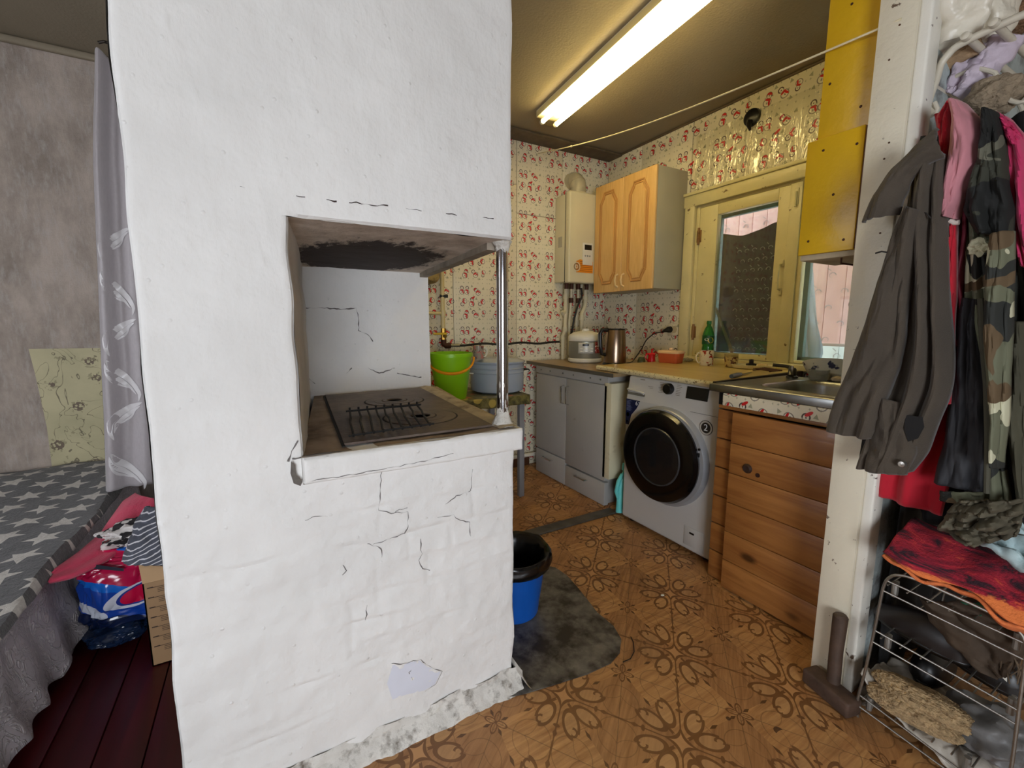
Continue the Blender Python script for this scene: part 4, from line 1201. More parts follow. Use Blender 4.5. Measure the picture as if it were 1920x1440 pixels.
obj('badge_band', MB().lathe([(.0335, -.0026), (.0335, -.0034), (.026, -.0034), (.026, -.0026)], (fx, 1.316, .672), 40, 'x', cap=False), mat('badge_grey', (180, 176, 168), .4), bg_, smooth=False)
text_mesh('2', .046, M_print, bg_, 'number', MX(1.316, .672))
obj('filter_flap', MB().box(fx - .003, fx + .002, 1.29, 1.405, .045, .145, .001), M_wm, wm)
obj('flap_slot', MB().box(fx - .0045, fx - .002, 1.345, 1.372, .112, .122, .001), M_black, wm)
obj('panel_seam', MB().box(fx - .0012, fx, 1.26, 1.41, .7335, .7355), mat('seam_grey', (110, 108, 104), .5), wm, smooth=False)
# detergent bottle in the gap
db = thing('detergent_bottle', 'turquoise detergent bottle squeezed beside the washing machine', 'bottle', (1.87, 1.90, 0))
M_turq = mat('turquoise_plastic', (110, 214, 214), .3, var=.03)
def bott(u, v):
    a = 2 * PI * u
    pr = [(0, .0), (.92, .0), (1, .03), (1, .3), (.92, .5), (.8, .62), (.62, .75), (.4, .84), (.28, .88), (.28, .93)]
    h = v * .93
    for i in range(len(pr) - 1):
        if pr[i][1] <= h <= pr[i + 1][1] + 1e-9:
            t = (h - pr[i][1]) / max(1e-6, pr[i + 1][1] - pr[i][1]); r = pr[i][0] + (pr[i + 1][0] - pr[i][0]) * t
            break
    lean = .012 * v
    return (1.866 + .045 * r * math.cos(a) + lean, 1.906 + .026 * r * math.sin(a), .003 + h * .30)
obj('bottle_body', MB().grid(bott, 28, 30), M_turq, db)
obj('bottle_grip', MB().tube([(1.835, 1.906, .10), (1.815, 1.906, .15), (1.83, 1.906, .21), (1.862, 1.906, .25)], .012, 10), M_turq, db)
obj('cap', MB().lathe([(.016, .275), (.017, .28), (.015, .315), (0, .317)], (1.878, 1.906, 0), 20), M_turq, db)

# ---------------------------------------------------------------- worktop things
mc = thing('multicooker', 'silver and white multicooker with control panel on the worktop', 'multicooker', (2.16, 2.66, .868))
mx_, my_ = 2.155, 2.655
z0 = .868
obj('base_ring', MB().lathe([(0, z0 + .001), (.115, z0 + .001), (.13, z0 + .012), (.13, z0 + .03), (.122, z0 + .036)], (mx_, my_, 0), 40), M_whitepl, mc)
obj('cooker_body', MB().lathe([(.12, z0 + .034), (.126, z0 + .045), (.126, z0 + .16), (.12, z0 + .168)], (mx_, my_, 0), 40), mat('silver_grey_body', (150, 150, 138), .35, .5), mc)
obj('lid', MB().lathe([(.127, z0 + .165), (.13, z0 + .17), (.13, z0 + .198), (.122, z0 + .21), (.09, z0 + .228), (.05, z0 + .238), (.03, z0 + .24), (.028, z0 + .256), (0, z0 + .258)], (mx_, my_, 0), 40), M_whitepl, mc)
def arcpanel(r, a0, a1, z0_, z1_, m, name, p):
    return obj(name, MB().grid(lambda u, v: (mx_ + r * math.cos(a0 + (a1 - a0) * u), my_ + r * math.sin(a0 + (a1 - a0) * u), z0_ + (z1_ - z0_) * v), 12, 6), m, p, solid=.003)
cpn = arcpanel(.1285, R(-152), R(-100), z0 + .075, z0 + .155, mat('satin_panel', (190, 190, 182), .3), 'control_panel', mc)
arcpanel(.1315, R(-137), R(-117), z0 + .13, z0 + .146, M_black, 'display', cpn)
for i in range(3):
    for j in range(2): arcpanel(.1315, R(-145 + 17 * i), R(-136 + 17 * i), z0 + .087 + j * .018, z0 + .095 + j * .018, M_whitepl, 'button', cpn)
arcpanel(.1285, R(-94), R(-66), z0 + .075, z0 + .16, patch_mat('red_label', (150, 30, 30), [((220, 200, 190), .54, .58)], .4, 60), 'label_sticker', mc)
kt = thing('electric_kettle', 'brushed steel electric kettle with black handle beside the multicooker', 'kettle', (2.2, 2.36, .87))
kx, ky = 2.19, 2.36
M_kst = mat('bronze_steel', (150, 128, 108), .28, 1.0, var=.1, vs=20)
obj('power_base', MB().lathe([(0, .869), (.086, .869), (.088, .878), (.078, .888), (0, .888)], (kx, ky, 0), 36), M_black, kt)
obj('kettle_body', MB().lathe([(.078, .889), (.078, .90), (.074, 1.0), (.066, 1.115), (.064, 1.12)], (kx, ky, 0), 40), M_kst, kt)
obj('kettle_lid', MB().lathe([(.066, 1.118), (.064, 1.128), (0, 1.13)], (kx, ky, 0), 36), M_black, kt)
dv = Vector((-.95, .32, 0)).normalized()
def kp(r, z): return (kx + dv.x * r, ky + dv.y * r, z)
khb = obj('handle', MB().tube([kp(.06, 1.12), kp(.105, 1.12), kp(.118, 1.09), kp(.112, 1.0), kp(.1, .95), kp(.072, .945)], [.015, .014, .014, .014, .014, .015], 12), M_black, kt)
obj('grip_inlay', MB().tube([kp(.128, 1.09), kp(.1265, 1.0)], .007, 8), M_steel, khb)
obj('spout', MB().prism([(kx + .058, ky - .035, 1.115), (kx + .085, ky - .03, 1.12), (kx + .06, ky, 1.115), (kx + .055, ky - .03, 1.07)], (0, 0, .005)), M_kst, kt)
sk = thing('wall_socket', 'papered-over wall socket by the window casing', 'socket', (2.64, 2.235, 1.12))
obj('socket_plate', MB().box(W - .022, W - .008, 2.19, 2.28, 1.075, 1.165, .006), M_wpr, sk)
obj('socket_face', MB().lathe([(.026, -.014), (.026, -.017), (0, -.015)], (W - .008, 2.222, 1.12), 24, 'x'), mat('beige_socket', (190, 178, 146), .5), sk)
pc = thing('kettle_cord', 'black power cord and plug hanging from the wall socket', 'cord', (2.62, 2.25, 1.12))
obj('plug', MB().tube([(W - .02, 2.255, 1.12), (W - .045, 2.258, 1.118), (W - .062, 2.27, 1.112), (W - .07, 2.29, 1.1)], [.024, .022, .012, .007], 14), M_black, pc)
cpth = [(W - .068, 2.285, 1.103), (2.575, 2.36, 1.09), (2.57, 2.43, 1.04), (2.56, 2.47, .96), (2.54, 2.50, .905), (2.48, 2.47, .878), (2.38, 2.4, .874), (2.27, 2.37, .874)]
obj('cable', MB().tube([smooth_poly(cpth, t / 40) for t in range(41)], .0042, 8), M_black, pc)
rj = thing('red_jar', 'small red plastic juicer standing between kettle and butter dish', 'jar', (2.42, 2.26, .87))
M_red = mat('red_plastic', (206, 30, 36), .25)
obj('jar_body', MB().lathe([(0, .869), (.026, .869), (.03, .875), (.024, .93), (.028, .945), (.018, .955), (0, .956)], (2.43, 2.24, 0), 24), M_red, rj)
obj('spout_knob', MB().tube([(2.43, 2.24, .955), (2.43, 2.24, .985)], .006, 8).tube([(2.40, 2.25, .90), (2.385, 2.255, .92), (2.39, 2.255, .945), (2.405, 2.25, .95)], .006, 8), M_red, rj)
tag(obj('glass_jar', MB().lathe([(0, .869), (.026, .869), (.028, .90), (.02, .92), (.018, .925)], (2.36, 2.27, 0), 24), mat('greenish_jar', (88, 92, 60), .15, alpha=.8)), 'little olive glass jar in front of the red juicer', 'jar')
bt = thing('butter_dish', 'terracotta plastic box with cream lid on the countertop', 'butter dish', (2.40, 2.05, .90))
def sqlathe(cx, cy, w, h, lev, r=.02, rot=0.0):
    mb = MB(); n = 24
    rings = []
    c_, s_ = math.cos(rot), math.sin(rot)
    for (k, z) in lev:
        ring = [(cx + x * c_ - y * s_, cy + x * s_ + y * c_, z) for x, y in rrect(0, 0, w * k, h * k, r * k)]
        rings.append(ring)
    m_ = len(rings[0])
    vs = [p for r_ in rings for p in r_]
    fs = [(i * m_ + k, i * m_ + (k + 1) % m_, (i + 1) * m_ + (k + 1) % m_, (i + 1) * m_ + k) for i in range(len(rings) - 1) for k in range(m_)]
    fs.append(tuple(range(m_ - 1, -1, -1))); fs.append(tuple((len(rings) - 1) * m_ + k for k in range(m_)))
    return mb.add(vs, fs)
obj('dish', sqlathe(2.40, 2.045, .10, .155, [(.86, .901), (.9, .905), (1, .965)], .02, R(8)), mat('terracotta_plastic', (196, 92, 56), .35), bt)
obj('lid', sqlathe(2.40, 2.045, .104, .16, [(1, .965), (1.02, .968), (1.02, .976), (.9, .984), (.1, .987)], .02, R(8)), mat('peach_lid', (236, 196, 150), .35), bt)
obj('lid_knob', MB().lathe([(.012, .985), (.014, .997), (.01, 1.002), (0, 1.003)], (2.40, 2.045, 0), 18), mat('peach_lid_knob', (236, 200, 156), .35), bt)
tag(obj('crumpled_wrapper', lump(MB(), (2.58, 2.05, .913), (.025, .035, .012), 3, .5, 3), mat('pale_wrapper', (170, 160, 130), .5, alpha=.8)), 'crumpled pale wrapper at the foot of the window casing', 'wrapper')
gbt = thing('lemonade_bottle', 'green plastic lemonade bottle with lemon label on the sill', 'bottle', (2.58, 1.92, .935))
M_gpet = mat('green_pet', (40, 130, 50), .12, var=.05, alpha=.82)
gx_, gy_ = 2.59, 1.905
obj('bottle_body', MB().lathe([(0, .937), (.03, .937), (.037, .95), (.037, 1.0), (.034, 1.02), (.037, 1.03), (.037, 1.085), (.034, 1.1), (.024, 1.13), (.013, 1.15), (.0125, 1.165)], (gx_, gy_, 0), 32), M_gpet, gbt)
lb = obj('label', MB().lathe([(.0378, 1.03), (.0378, 1.085)], (gx_, gy_, 0), 32, cap=False), mat('dark_green_label', (20, 84, 44), .4), gbt)
def on_b(a0, z_, r1, r2):
    vs = [(gx_ + .0385 * math.cos(a0 + r1 / .038 * math.cos(t)), gy_ + .0385 * math.sin(a0 + r1 / .038 * math.cos(t)), z_ + r2 * math.sin(t)) for t in [k / 16 * 2 * PI for k in range(16)]]
    return MB().add(vs, [tuple(range(16))])
obj('lemon_print', on_b(R(-118), 1.055, .020, .018), mat('lemon_yellow', (226, 196, 40), .4), lb, smooth=False)
obj('lettering', on_b(R(-158), 1.06, .014, .009), M_print, lb, smooth=False)
obj('bottle_cap', MB().lathe([(.0145, 1.16), (.015, 1.163), (.0145, 1.182), (0, 1.183)], (gx_, gy_, 0), 20), mat('green_cap', (24, 110, 40), .35), gbt)
mug('cherry_mug', 'white mug with red and brown print in front of the green bottle', (2.42 + .03, 1.787 + .02, .9), .044, .095,
    patch_mat('cherry_print', (228, 216, 186), [((170, 50, 36), .56, .6), ((120, 60, 30), .62, .66)], .25, 34), mat('cream_glaze', (228, 216, 186), .2), R(160))
gl = thing('glass_tumbler', 'short drinking glass with dark print between mug and tray', 'glass', (2.52, 1.68, .9))
tx, ty = 2.463 + .02, 1.648 + .01
obj('tumbler', MB().lathe([(0, .901), (.03, .901), (.034, .91), (.04, .98), (.037, .98), (.03, .912), (0, .908)], (tx, ty, 0), 28), mat('amber_glass', (196, 176, 110), .06, alpha=.45), gl)
obj('glass_print', MB().lathe([(.0352, .905), (.04, .965)], (tx, ty, 0), 28, cap=False), patch_mat('dark_flower_print', (190, 170, 110), [((86, 44, 30), .5, .54)], .3, 50), gl)
tr = thing('soap_tray', 'white oval tray holding a dark stopper and a cork', 'tray', (2.5, 1.55, .9))
def oval(cx, cy, a, b, lev, rot):
    c_, s_ = math.cos(rot), math.sin(rot)
    mb = MB(); n = 36
    vs = [(cx + a * k * math.cos(t) * c_ - b * k * math.sin(t) * s_, cy + a * k * math.cos(t) * s_ + b * k * math.sin(t) * c_, z) for k, z in lev for t in [j / n * 2 * PI for j in range(n)]]
    fs = [(i * n + k, i * n + (k + 1) % n, (i + 1) * n + (k + 1) % n, (i + 1) * n + k) for i in range(len(lev) - 1) for k in range(n)]
    fs.append(tuple(range(n - 1, -1, -1))); fs.append(tuple((len(lev) - 1) * n + k for k in range(n)))
    return mb.add(vs, fs)
txc, tyc = 2.506, 1.531
obj('dish', oval(txc, tyc, .115, .07, [(.85, .901), (.95, .905), (1.02, .924), (.98, .925), (.88, .908)], R(-60)), mat('ivory_dish', (226, 214, 170), .3), tr)
tag(obj('sink_stopper', MB().lathe([(0, .909), (.026, .909), (.028, .93), (.012, .934), (.012, .955), (0, .957)], (txc - .005, tyc + .01, 0), 6), mat('navy_rubber', (22, 22, 36), .4)), 'dark blue knob-shaped stopper lying in the white tray', 'stopper')
tag(obj('cork', MB().tube([(txc + .02, tyc - .02, .923), (txc + .025, tyc - .065, .921)], .013, 14), mat('cork_beige', (206, 180, 128), .7)), 'pale cork lying in the white tray beside the stopper', 'cork')
kn = thing('knife', 'kitchen knife with grey handle lying near the countertop edge', 'knife', (2.05, 1.34, .902))
obj('handle', MB().tube([(1.975, 1.312, .9105), (2.04, 1.330, .912), (2.11, 1.350, .910)], [.010, .012, .008], 12), mat('slate_grey_grip', (78, 88, 94), .4), kn)
obj('blade', MB().prism([(2.10, 1.36, .906), (2.22, 1.388, .906), (2.27, 1.39, .906), (2.22, 1.372, .906), (2.105, 1.340, .906)], (0, 0, .0015)), M_steel, kn, smooth=False)

# ---------------------------------------------------------------- sink unit
sc_w = thing('sink_cabinet', 'rough pine plank cabinet with a plank door under the sink', 'cabinet', (1.95, .93, 0))
M_pine = wood('varnished_pine', (172, 116, 60), (134, 82, 38), 'y', .8, .4, coat=.1)
obj('carcass', MB().box(1.76, 2.3, 1.185, 1.20, .0, .80).box(1.76, 2.3, .665, .672, .0, .80).box(2.29, 2.3, .672, 1.185, 0, .80).box(1.76, 2.29, .672, 1.185, .0, .012), mat('dark_inside', (40, 28, 20), .8), sc_w)
for i in range(6):
    obj('plank', MB().box(1.738, 1.758, 1.075, 1.205, .004 + i * .132, .131 + i * .132, .003), M_pine, sc_w)
obj('top_lath', MB().box(1.738, 1.758, .665, 1.205, .797, .812, .002), M_pine, sc_w)
dd = obj('door', MB().box(1.722, 1.730, .662, 1.108, .012, .792), mat('door_back_board', (60, 36, 20), .7), sc_w, smooth=False)
for i in range(6):
    z = .008 + i * .1315
    obj('plank', MB().box(1.70, 1.724, .662, 1.112, z, z + .1295, .003), M_pine, dd)
obj('knot_hole', MB().lathe([(0, -.008), (.014, -.010), (.02, -.002), (.021, .004)], (1.70, 1.03, .575), 18, 'x'), mat('dark_knot', (48, 26, 14), .6), dd)
obj('lock_plate', MB().lathe([(0, -.004), (.008, -.004), (.009, .0)], (1.70, .985, .56), 14, 'x'), M_rust, dd)
sn = thing('steel_sink', 'stainless steel sink top with deep bowl over the pine cabinet', 'sink', (2.0, .93, .86))
bmk = MB()
def sinktop():
    mb = MB()
    ox0, ox1, oy0, oy1 = 1.71, 2.31, .662, 1.235
    outer = []
    N = 48
    ic = (2.0, .88); iw, ih, ir = .40, .42, .10
    inn = rrect(ic[0], ic[1], iw, ih, ir, 11)
    # outer points by ray from the bowl centre
    def hit(p):
        d = Vector((p[0] - ic[0], p[1] - ic[1]))
        ts = []
        if d.x > 1e-9: ts.append((ox1 - ic[0]) / d.x)
        if d.x < -1e-9: ts.append((ox0 - ic[0]) / d.x)
        if d.y > 1e-9: ts.append((oy1 - ic[1]) / d.y)
        if d.y < -1e-9: ts.append((oy0 - ic[1]) / d.y)
        t = min(ts)
        return (ic[0] + d.x * t, ic[1] + d.y * t)
    n = len(inn)
    lv = []
    lv.append([(*hit(p), .902) for p in inn])
    def lp(k, z): return [(ic[0] + (p[0] - ic[0]) * k, ic[1] + (p[1] - ic[1]) * k, z) for p in inn]
    lv.append(lp(1.06, .902)); lv.append(lp(1.03, .906)); lv.append(lp(1.0, .903)); lv.append(lp(.97, .885)); lv.append(lp(.93, .77)); lv.append(lp(.85, .752)); lv.append(lp(.1, .748))
    vs = [p for r_ in lv for p in r_]
    fs = []
    for i in range(len(lv) - 1):
        for k in range(n):
            a, b2 = i * n + k, i * n + (k + 1) % n
            fs.append((a, b2, b2 + n, a + n))
    mb.add(vs, fs)
    return mb
obj('sink_top', sinktop(), M_steel, sn, ang=50, solid=.0015)
obj('front_rim', MB().box(1.706, 1.712, .662, 1.235, .872, .904, .002).box(1.706, 2.31, 1.229, 1.235, .872, .904, .002), M_steel, sn)
obj('papered_rail', MB().box(1.704, 1.722, .662, 1.165, .818, .871, .003), wallpaper('snowman_rail_paper', 'y', .4, k=1.1, off=(.02, .195)), sn)
obj('drain', MB().lathe([(0, .751), (.028, .751), (.03, .754), (.034, .75)], (2.0, .88, 0), 24), M_chrome, sn)
obj('under_frame', MB().box(1.73, 1.78, .665, 1.2, .815, .87).box(2.26, 2.3, .665, 1.2, .815, .87), M_dark, sn, smooth=False)
fa = thing('kitchen_tap', 'dark old mixer tap arching at the corner of the sink', 'tap', (2.24, 1.17, .90))
M_dchr = mat('dull_dark_chrome', (90, 86, 78), .3, .9, var=.2, vs=30)
obj('tap_body', MB().lathe([(.026, .903), (.026, .91), (.018, .915), (.017, .945), (.012, .952), (0, .953)], (2.24, 1.17, 0), 20), M_dchr, fa)
obj('spout', MB().tube([smooth_poly([(2.24, 1.17, .93), (2.22, 1.165, .955), (2.15, 1.13, .962), (2.09, 1.10, .95), (2.075, 1.09, .93)], t / 16) for t in range(17)], .010, 12), M_dchr, fa)
obj('tap_lever', MB().tube([(2.24, 1.17, .95), (2.23, 1.2, .958), (2.2, 1.245, .962)], [.011, .008, .009], 10), M_dchr, fa)
dbw = thing('washing_bowl', 'blue-flowered white enamel bowl tipped up behind the sink', 'bowl', (2.35, 1.1, .91))
M_bowl = patch_mat('blue_flower_enamel', (216, 214, 204), [((60, 62, 92), .57, .61)], .25, 22)
mbw = MB().lathe([(0, .0), (.05, .0), (.075, .012), (.10, .06), (.108, .075), (.105, .076), (.095, .058), (.07, .016), (0, .006)], (0, 0, 0), 36)
MT = Matrix.Translation((2.32, 1.05, .905)) @ Matrix.Rotation(R(16), 4, 'Y') @ Matrix.Rotation(R(-8), 4, 'X')
mbw.v = [tuple(MT @ Vector(p)) for p in mbw.v]
obj('enamel_bowl', mbw, M_bowl, dbw)
cupp = thing('clear_cup', 'small clear glass cup in front of the tipped bowl', 'cup', (2.24, 1.09, .903))
obj('cup', MB().lathe([(0, .904), (.03, .904), (.038, .91), (.042, .955), (.039, .955), (.034, .912), (0, .909)], (2.225, 1.045, 0), 28), mat('smoky_clear_glass', (150, 150, 140), .08, alpha=.5), cupp)
tag(obj('soap_lump', lump(MB(), (2.27, .99, .916), (.028, .02, .012), 6, .3), mat('cream_soap', (210, 190, 160), .6)), 'cream soap piece lying under the tipped bowl', 'soap')
rk = thing('dish_grid', 'small wire pan rest lying behind the sink tap', 'wire rest', (2.4, 1.38, .905))
for i in range(6):
    obj('wire', MB().tube([(2.36 + .02 * i, 1.34, .912), (2.36 + .02 * i, 1.44, .918)], .0025, 6), M_rust, rk)
for k in (1.345, 1.435): obj('cross_wire', MB().tube([(2.35, k, .9095), (2.47, k, .9095)], .003, 6), M_rust, rk)

# ---------------------------------------------------------------- yellow boxes
M_yel = mat('mustard_gloss_paint', (206, 162, 14), .35, var=.06, vs=5, bmp=.0015, bs=30, dirt=(90, 60, 20), ds=24, dlo=.72, dhi=.75)
yb = thing('yellow_cupboard', 'mustard yellow painted box cupboard fixed beside the door jamb', 'cupboard', (1.68, .74, 1.39))
obj('cupboard_box', MB().box(1.572, 1.80, .662, .835, 1.392, 1.725, .004), M_yel, yb)
obj('front_panel', MB().box(1.556, 1.572, .672, .829, 1.388, 1.738, .003), M_yel, yb)
obj('bottom_board', MB().box(1.575, 1.80, .665, .83, 1.372, 1.391, .002), mat('greyed_pale_board', (176, 160, 130), .7, var=.2, vs=12), yb)
obj('panel_edge', MB().box(1.5575, 1.574, .6615, .6715, 1.39, 1.735, .001), mat('dark_red_brown_edge', (84, 44, 20), .6), yb)
pins = MB()
for (y, z) in ((.80, 1.43), (.78, 1.70), (.69, 1.69), (.74, 1.56), (.70, 1.42)): pins.lathe([(0, -.003), (.003, -.002), (.004, .0)], (1.556, y, z), 8, 'x')
obj('pin_head', pins, M_rust, yb)
obj('bracket', MB().tube([(1.60, .72, 1.372), (1.60, .72, 1.355), (1.66, .70, 1.35), (1.76, .69, 1.35)], .003, 6), M_rust, yb)
yd = thing('yellow_duct', 'tall mustard yellow boxed duct rising to the ceiling above the cupboard', 'duct box', (1.68, .74, 1.73))
obj('duct_box', MB().box(1.578, 1.76, .664, .812, 1.74, CE - .004, .003), M_yel, yd)
pinm = MB()
for (y, z) in ((.75, 2.1), (.70, 1.8), (.79, 1.9)): pinm.lathe([(0, -.003), (.003, -.002), (.004, .0)], (1.578, y, z), 8, 'x')
obj('pin_head', pinm, M_rust, yd)
sc2 = thing('utility_knife', 'small dark plastic scraper stuck behind the yellow cupboard', 'scraper', (1.66, .70, 1.34))
obj('scraper_body', MB().prism([(1.66, .705, 1.372), (1.66, .675, 1.372), (1.66, .672, 1.35), (1.66, .70, 1.335), (1.66, .712, 1.34)], (.006, 0, 0)), mat('dark_teal_plastic', (30, 44, 50), .4), sc2, smooth=False)
obj('scraper_blade', MB().box(1.6575, 1.6598, .68, .70, 1.35, 1.356), M_whitepl, sc2, smooth=False)
rh = thing('door_latch', 'small round dark latch knob on the kitchen side of the jamb', 'latch', (1.60, .66, 1.2))
obj('latch_knob', MB().lathe([(.012, 0), (.013, .01), (.008, .018), (0, .02)], (1.59, .662, 1.226), 18, 'y'), M_dchr, rh)

# ---------------------------------------------------------------- floor things by the stove
mat_pts = [(0.816, 1.742, 0), (0.978, 1.712, 0), (1.076, 1.684, 0), (1.148, 1.605, 0), (1.159, 1.522, 0), (1.142, 1.413, 0), (1.107, 1.247, 0), (1.109, 1.155, 0), (1.085, 1.086, 0), (1.033, 1.039, 0), (0.971, 1.018, 0), (0.868, 1.021, 0), (0.75, 1.04, 0), (0.649, 1.057, 0), (0.509, 1.096, 0)]
M_sheet = mat('stained_sheet_metal', (104, 100, 94), .5, .2, var=.4, vs=26, dirt=(44, 38, 35), ds=8, dlo=.45, dhi=.60, bmp=.001, bs=60)
tag(obj('floor_sheet', MB().prism([(p[0], p[1], .001) for p in reversed(mat_pts)], (0, 0, .0035)), M_sheet, smooth=False), 'stained dark sheet-metal fire plate on the floor beside the stove', 'floor plate')
bb_x, bb_y = .818, 1.435
bu = thing('blue_bucket', 'blue plastic bucket lined with a black bag beside the stove', 'bucket', (bb_x, bb_y, 0))
obj('pail', MB().lathe([(0, .006), (.098, .006), (.104, .012), (.133, .232), (.130, .232), (.1, .02), (0, .015)], (bb_x, bb_y, 0), 44), mat('royal_blue_plastic', (16, 84, 172), .35), bu)
def bag(u, v):
    a = 2 * PI * u
    prof = [(.132, .205), (.148, .212), (.160, .238), (.158, .262), (.148, .272), (.126, .258), (.110, .20), (.086, .10), (.05, .05), (0, .045)]
    t = v * (len(prof) - 1); i = min(int(t), len(prof) - 2); f = t - i
    r = prof[i][0] * (1 - f) + prof[i + 1][0] * f; z = prof[i][1] * (1 - f) + prof[i + 1][1] * f
    n = noise.noise(Vector((math.cos(a) * 2.2, math.sin(a) * 2.2, v * 5)))
    n2 = noise.noise(Vector((math.cos(a) * 7, math.sin(a) * 7, v * 9)))
    return (bb_x + (r + .008 * n + .004 * n2) * math.cos(a), bb_y + (r + .008 * n + .004 * n2) * math.sin(a), z + .006 * n)
obj('bin_liner', MB().grid(bag, 72, 30), mat('black_bin_liner', (8, 8, 9), .25, spec=.6), bu)

# ---------------------------------------------------------------- bedroom side
def floral():
    m, nt, bs = new_mat('olive_floral_paper')
    o = objco(nt)
    n = noise_n(nt, o, 6, 4)
    c = mixc(nt, ramp(nt, n, [(.35, 0.0), (.7, 1.0)]), S((196, 186, 148)), S((176, 168, 132)))
    tw = E(noise_n(nt, scaled(nt, o, (1, 1, 1.1)), 5.5, 2, .5, 1.6))
    c = mixc(nt, (eabs(tw - .5) < .006) * .7, c, S((70, 58, 50)))
    vo = nt.nodes.new('ShaderNodeTexVoronoi'); vo.inputs['Scale'].default_value = 9; nt.links.new(o, vo.inputs['Vector'])
    v2 = nt.nodes.new('ShaderNodeTexVoronoi'); v2.inputs['Scale'].default_value = 75; nt.links.new(o, v2.inputs['Vector'])
    fl_ = (E(vo.outputs['Distance']) < .27) * (E(v2.outputs['Distance']) > .42)
    c = mixc(nt, fl_ * .85, c, S((92, 72, 66)))
    v3 = (E(vo.outputs['Distance']) < .38) * (E(noise_n(nt, o, 50, 2)) > .56)
    c = mixc(nt, v3 * .5, c, S((120, 110, 84)))
    nt.links.new(c, bs.inputs['Base Color']); bs.inputs['Roughness'].default_value = .7
    return m
pp = obj('floral_paper', MB().prism([(p[0], BL - .001, p[2]) for p in [(-1.053, 3.2, 1.036), (-0.682, 3.2, 1.031), (-0.751, 3.2, 0.3), (-1.033, 3.2, 0.351), (-1.029, 3.2, 0.622), (-1.043, 3.2, 0.908)]], (0, -.002, 0)), floral(), bpy.data.objects['wall_bedroom'], smooth=False)
tag(obj('wall_strip', MB().box(-1.9, -.98, BL - .012, BL - .001, .355, .372), mat('ochre_strip', (170, 140, 80), .6)), 'narrow ochre strip along the wall above the bed', 'strip')
bed = thing('bed', 'low bed frame and mattress under the star blanket', 'bed', (-1.4, 2.2, 0))
obj('mattress', MB().box(-2.2, -.70, 1.05, 3.17, .22, .375, .04), mat('grey_ticking', (120, 116, 112), .9), bed)
obj('bed_base', MB().box(-2.2, -.72, 1.05, 3.15, .08, .22, .01), M_dark, bed)
for (x, y) in ((-.8, 1.15), (-.8, 3.05), (-2.1, 1.15), (-2.1, 3.05)): obj('leg', MB().box(x - .03, x + .03, y - .03, y + .03, 0, .09), M_dark, bed)
def starm():
    m, nt, bs = new_mat('star_blanket')
    o = objco(nt)
    X, Y, Z = sepxyz(nt, o)
    P = .150
    X2, Y2 = rotd(X, Y, 0, 0, .5)
    v = Y2 / (P * .8); row = efloor(v)
    u = X2 / P + E.m('MODULO', row * 1.0 + 200, 2) * .5
    cx_, cy_ = u - efloor(u) - .5, v - row - .5
    cx_, cy_ = cx_ * P, cy_ * (P * .8)
    ang = E.m('ARCTAN2', cx_, cy_) + (noise_scalar(nt, row, efloor(u)) * 2.0)
    r = hyp(cx_, cy_)
    w = ang * (5 / (2 * PI))
    f = eabs(w - efloor(w + .5)) * (2 * PI / 5)      # 0 at a tip, 36 deg between tips
    c5, s5 = E.m('COSINE', f), E.m('SINE', f)
    R1, R2 = .058, .025
    ix, iy = R2 * math.cos(PI / 5), R2 * math.sin(PI / 5)
    nx, ny = iy, R1 - ix
    L = math.hypot(nx, ny)
    d = (r * c5 * nx + r * s5 * ny) / L
    star = d < (R1 * nx / L)
    n = noise_n(nt, o, 60, 5, .7)
    ca = mixc(nt, ramp(nt, n, [(.3, 0.0), (.7, 1.0)]), S((50, 49, 49)), S((84, 82, 81)))
    cb_ = mixc(nt, ramp(nt, n, [(.3, 0.0), (.7, 1.0)]), S((182, 176, 166)), S((216, 210, 200)))
    nt.links.new(mixc(nt, star, ca, cb_), bs.inputs['Base Color'])
    bs.inputs['Roughness'].default_value = .95; bs.inputs['Sheen Weight'].default_value = .3
    bump(nt, bs, n, .006)
    return m
def noise_scalar(nt, a, b):
    wn_ = nt.nodes.new('ShaderNodeTexWhiteNoise'); wn_.noise_dimensions = '2D'
    cb2 = nt.nodes.new('ShaderNodeCombineXYZ'); nt.links.new(a.v, cb2.inputs[0]); nt.links.new(b.v, cb2.inputs[1])
    nt.links.new(cb2.outputs[0], wn_.inputs['Vector'])
    return E(wn_.outputs['Value'])
def blanket(u, v):
    y = 1.0 + 2.18 * v
    s_ = u * 1.59
    x = -2.2 + s_
    edge = -.655 + .012 * math.sin(y * 9)
    z = .395 + .010 * noise.noise(Vector((x * 4, y * 4, 0))) + .006 * noise.noise(Vector((x * 12, y * 9, 3)))
    if x > edge:
        over = x - edge
        x = edge + .02 * math.sin(min(1.5, over * 14)) ; z -= max(0, over - .01) * .9
    z += .02 * math.exp(-((y - 2.95) / .2) ** 2)
    return (x, y, z)
tag(obj('star_blanket', MB().grid(blanket, 130, 150), starm(), solid=.012), 'charcoal fleece blanket with white stars spread over the bed', 'blanket')
def lacem():
    m, nt, bs = new_mat('satin_lace')
    o = objco(nt)
    n = noise_n(nt, scaled(nt, o, (1, 1.3, 1)), 11, 3, .6, 2.5)
    k = ramp(nt, n, [(.44, 0.0), (.5, 1.0), (.56, 0.0)])
    c = mixc(nt, k, S((160, 151, 154)), S((200, 192, 192)))
    nt.links.new(c, bs.inputs['Base Color']); bs.inputs['Roughness'].default_value = .45
    bs.inputs['Sheen Weight'].default_value = .3
    bump(nt, bs, k, .004)
    return m
